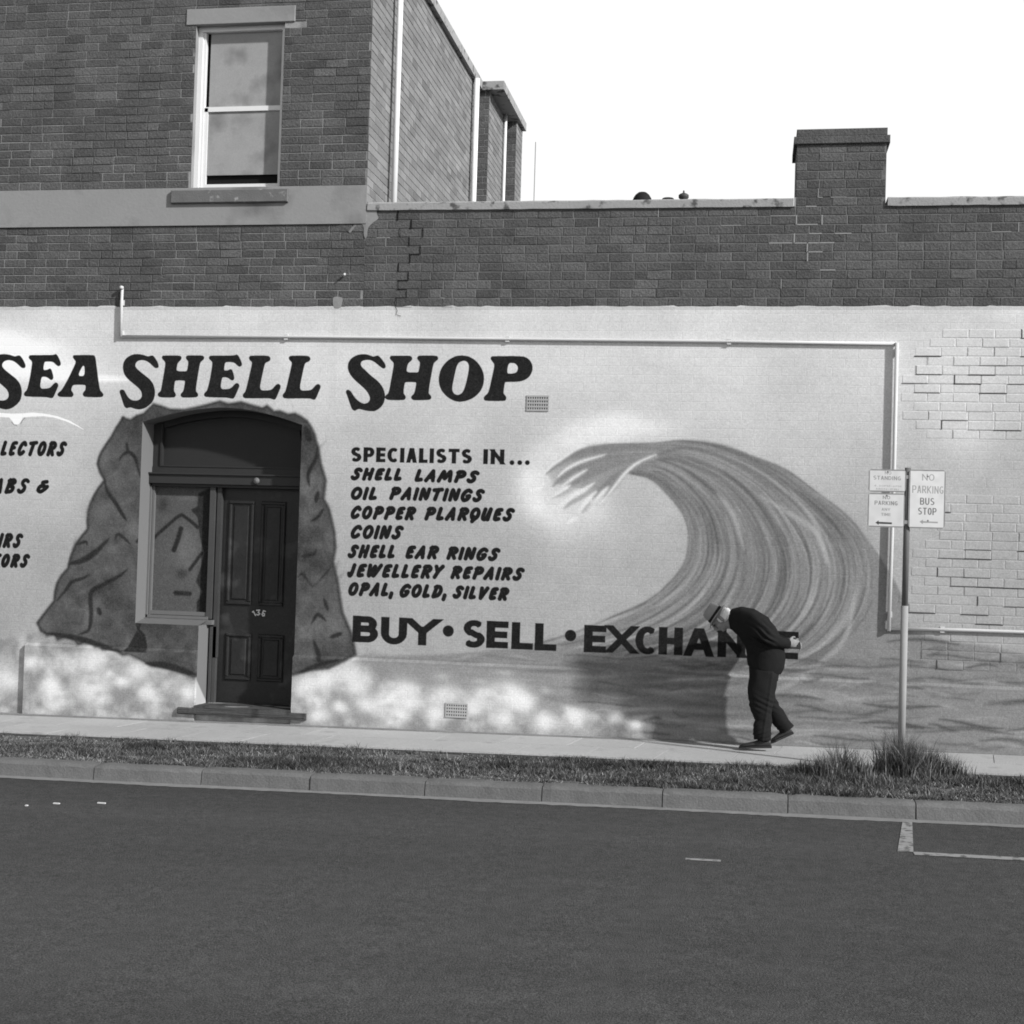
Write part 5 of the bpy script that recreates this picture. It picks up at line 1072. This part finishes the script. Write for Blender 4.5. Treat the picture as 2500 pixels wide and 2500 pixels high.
jacket = q.build('jacket', m_suit); remesh(jacket, .008, 5, folds); par(jacket, man)
q = MB(); loft(q, [(1779, 1512, 17, .066, 0), (1785, 1511, 21, .082, 0), (1789, 1511, 22, .095, 0)], 24, False); par(q.build('collar', m_suit, None, True), man)
# trousers
q = MB()
loft(q, [(1868, 1612, 40, .15, 0), (1867, 1640, 39, .15, 0), (1865, 1660, 37, .14, 0)], 24)
loft(q, [(1866, 1640, 34, .10, -.06), (1862, 1672, 35, .095, -.08), (1858, 1698, 33, .09, -.09), (1858, 1728, 26, .08, -.09), (1862, 1748, 21, .07, -.09), (1864, 1756, 19.5, .066, -.09), (1860, 1770, 21, .068, -.09), (1859, 1786, 22, .07, -.09), (1860, 1804, 20, .066, -.09)], 24)
loft(q, [(1874, 1645, 28, .10, .06), (1871, 1680, 25, .09, .08), (1873, 1706, 22, .08, .09), (1888, 1733, 20, .072, .09), (1904, 1758, 20, .068, .09), (1922, 1786, 21, .064, .09)], 24)
def tf(c): 
    kn = np.exp(-((c[:, 2]-mp_(1860, 1716).z)**2)/.006); an_ = np.exp(-((c[:, 2]-mp_(1860, 1790).z)**2)/.004)
    return .015*wav(c, (24, 20, 2.5), 5)+.008*wav(c, (14, 12, 14), 6)+.004*kn*np.sin(c[:, 2]*120+c[:, 0]*60)+.003*an_*np.sin(c[:, 2]*150-c[:, 0]*50)+.007*np.exp(-((c[:, 0]-(mp_(1876, 1700).x+(c[:, 2]-mp_(1876, 1700).z)*.12))**2)/.00012)
tr = q.build('trousers', m_trou); remesh(tr, .008, 4, tf); par(tr, man)
def shoe(heel, toe, dy, base_tilt):
    q = MB(); h_ = mp_(heel[0], heel[1], dy); t_ = mp_(toe[0], toe[1], dy); d_ = (t_-h_); L_ = d_.length; d_.normalize(); up_ = d_.cross(Vector((0, 1, 0))).normalized(); up_ = up_ if up_.z > 0 else -up_; sd = Vector((0, 1, 0))
    secs = [(-.03, .030, .055, .034), (.02, .036, .075, .036), (.3, .034, .07, .034), (.5, .037, .042, .03), (.75, .043, .03, .022), (.92, .037, .024, .016), (1.0, .018, .014, .008)]
    n0 = 0; sg = 16
    for f, wd, hh, zc_ in secs:
        for k in range(sg): an = 2*math.pi*k/sg; v = h_+d_*(f*L_)+sd*(wd*math.cos(an))+up_*(max(-.0, zc_*.9+hh*.6*math.sin(an)) if True else 0); q.v.append(tuple(v))
    for i in range(len(secs)-1):
        for k in range(sg): q.f.append((i*sg+k, i*sg+(k+1) % sg, (i+1)*sg+(k+1) % sg, (i+1)*sg+k))
    q.f.append(tuple(range(sg))); q.f.append(tuple((len(secs)-1)*sg+k for k in reversed(range(sg))))
    s_ = par(q.build('shoe', m_shoe, None, True), man)
    q = MB(); m1 = [(-.05, .035), (.3, .034), (.55, .038), (.78, .047), (.95, .038), (1.03, .012)]; V = []
    for lv in (-.012, .006):
        for f, wd in m1: V.append(h_+d_*(f*L_)-sd*wd+up_*lv)
        for f, wd in reversed(m1): V.append(h_+d_*(f*L_)+sd*wd+up_*lv)
    n2 = len(m1)*2; q.v = [tuple(v) for v in V]; q.f = [tuple(range(n2)), tuple(range(n2, 2*n2))]+[(i, (i+1) % n2, n2+(i+1) % n2, n2+i) for i in range(n2)]
    so_ = q.build('sole', m_shoe); so_.parent = s_
shoe((1880, 1819), (1806, 1820.5), -.09, 0); shoe((1935, 1792), (1883, 1815), .09, 0)
# children whose parent was given without an inverse keep world placement
for nm in ('hat_band', 'sole', 'door_panel', 'house_number'):
    for o in bpy.data.objects:
        if o.name.split('.')[0] == nm:
            p = o.parent
            o.matrix_parent_inverse = Matrix.Identity(4) 
print('objects', len(bpy.data.objects))
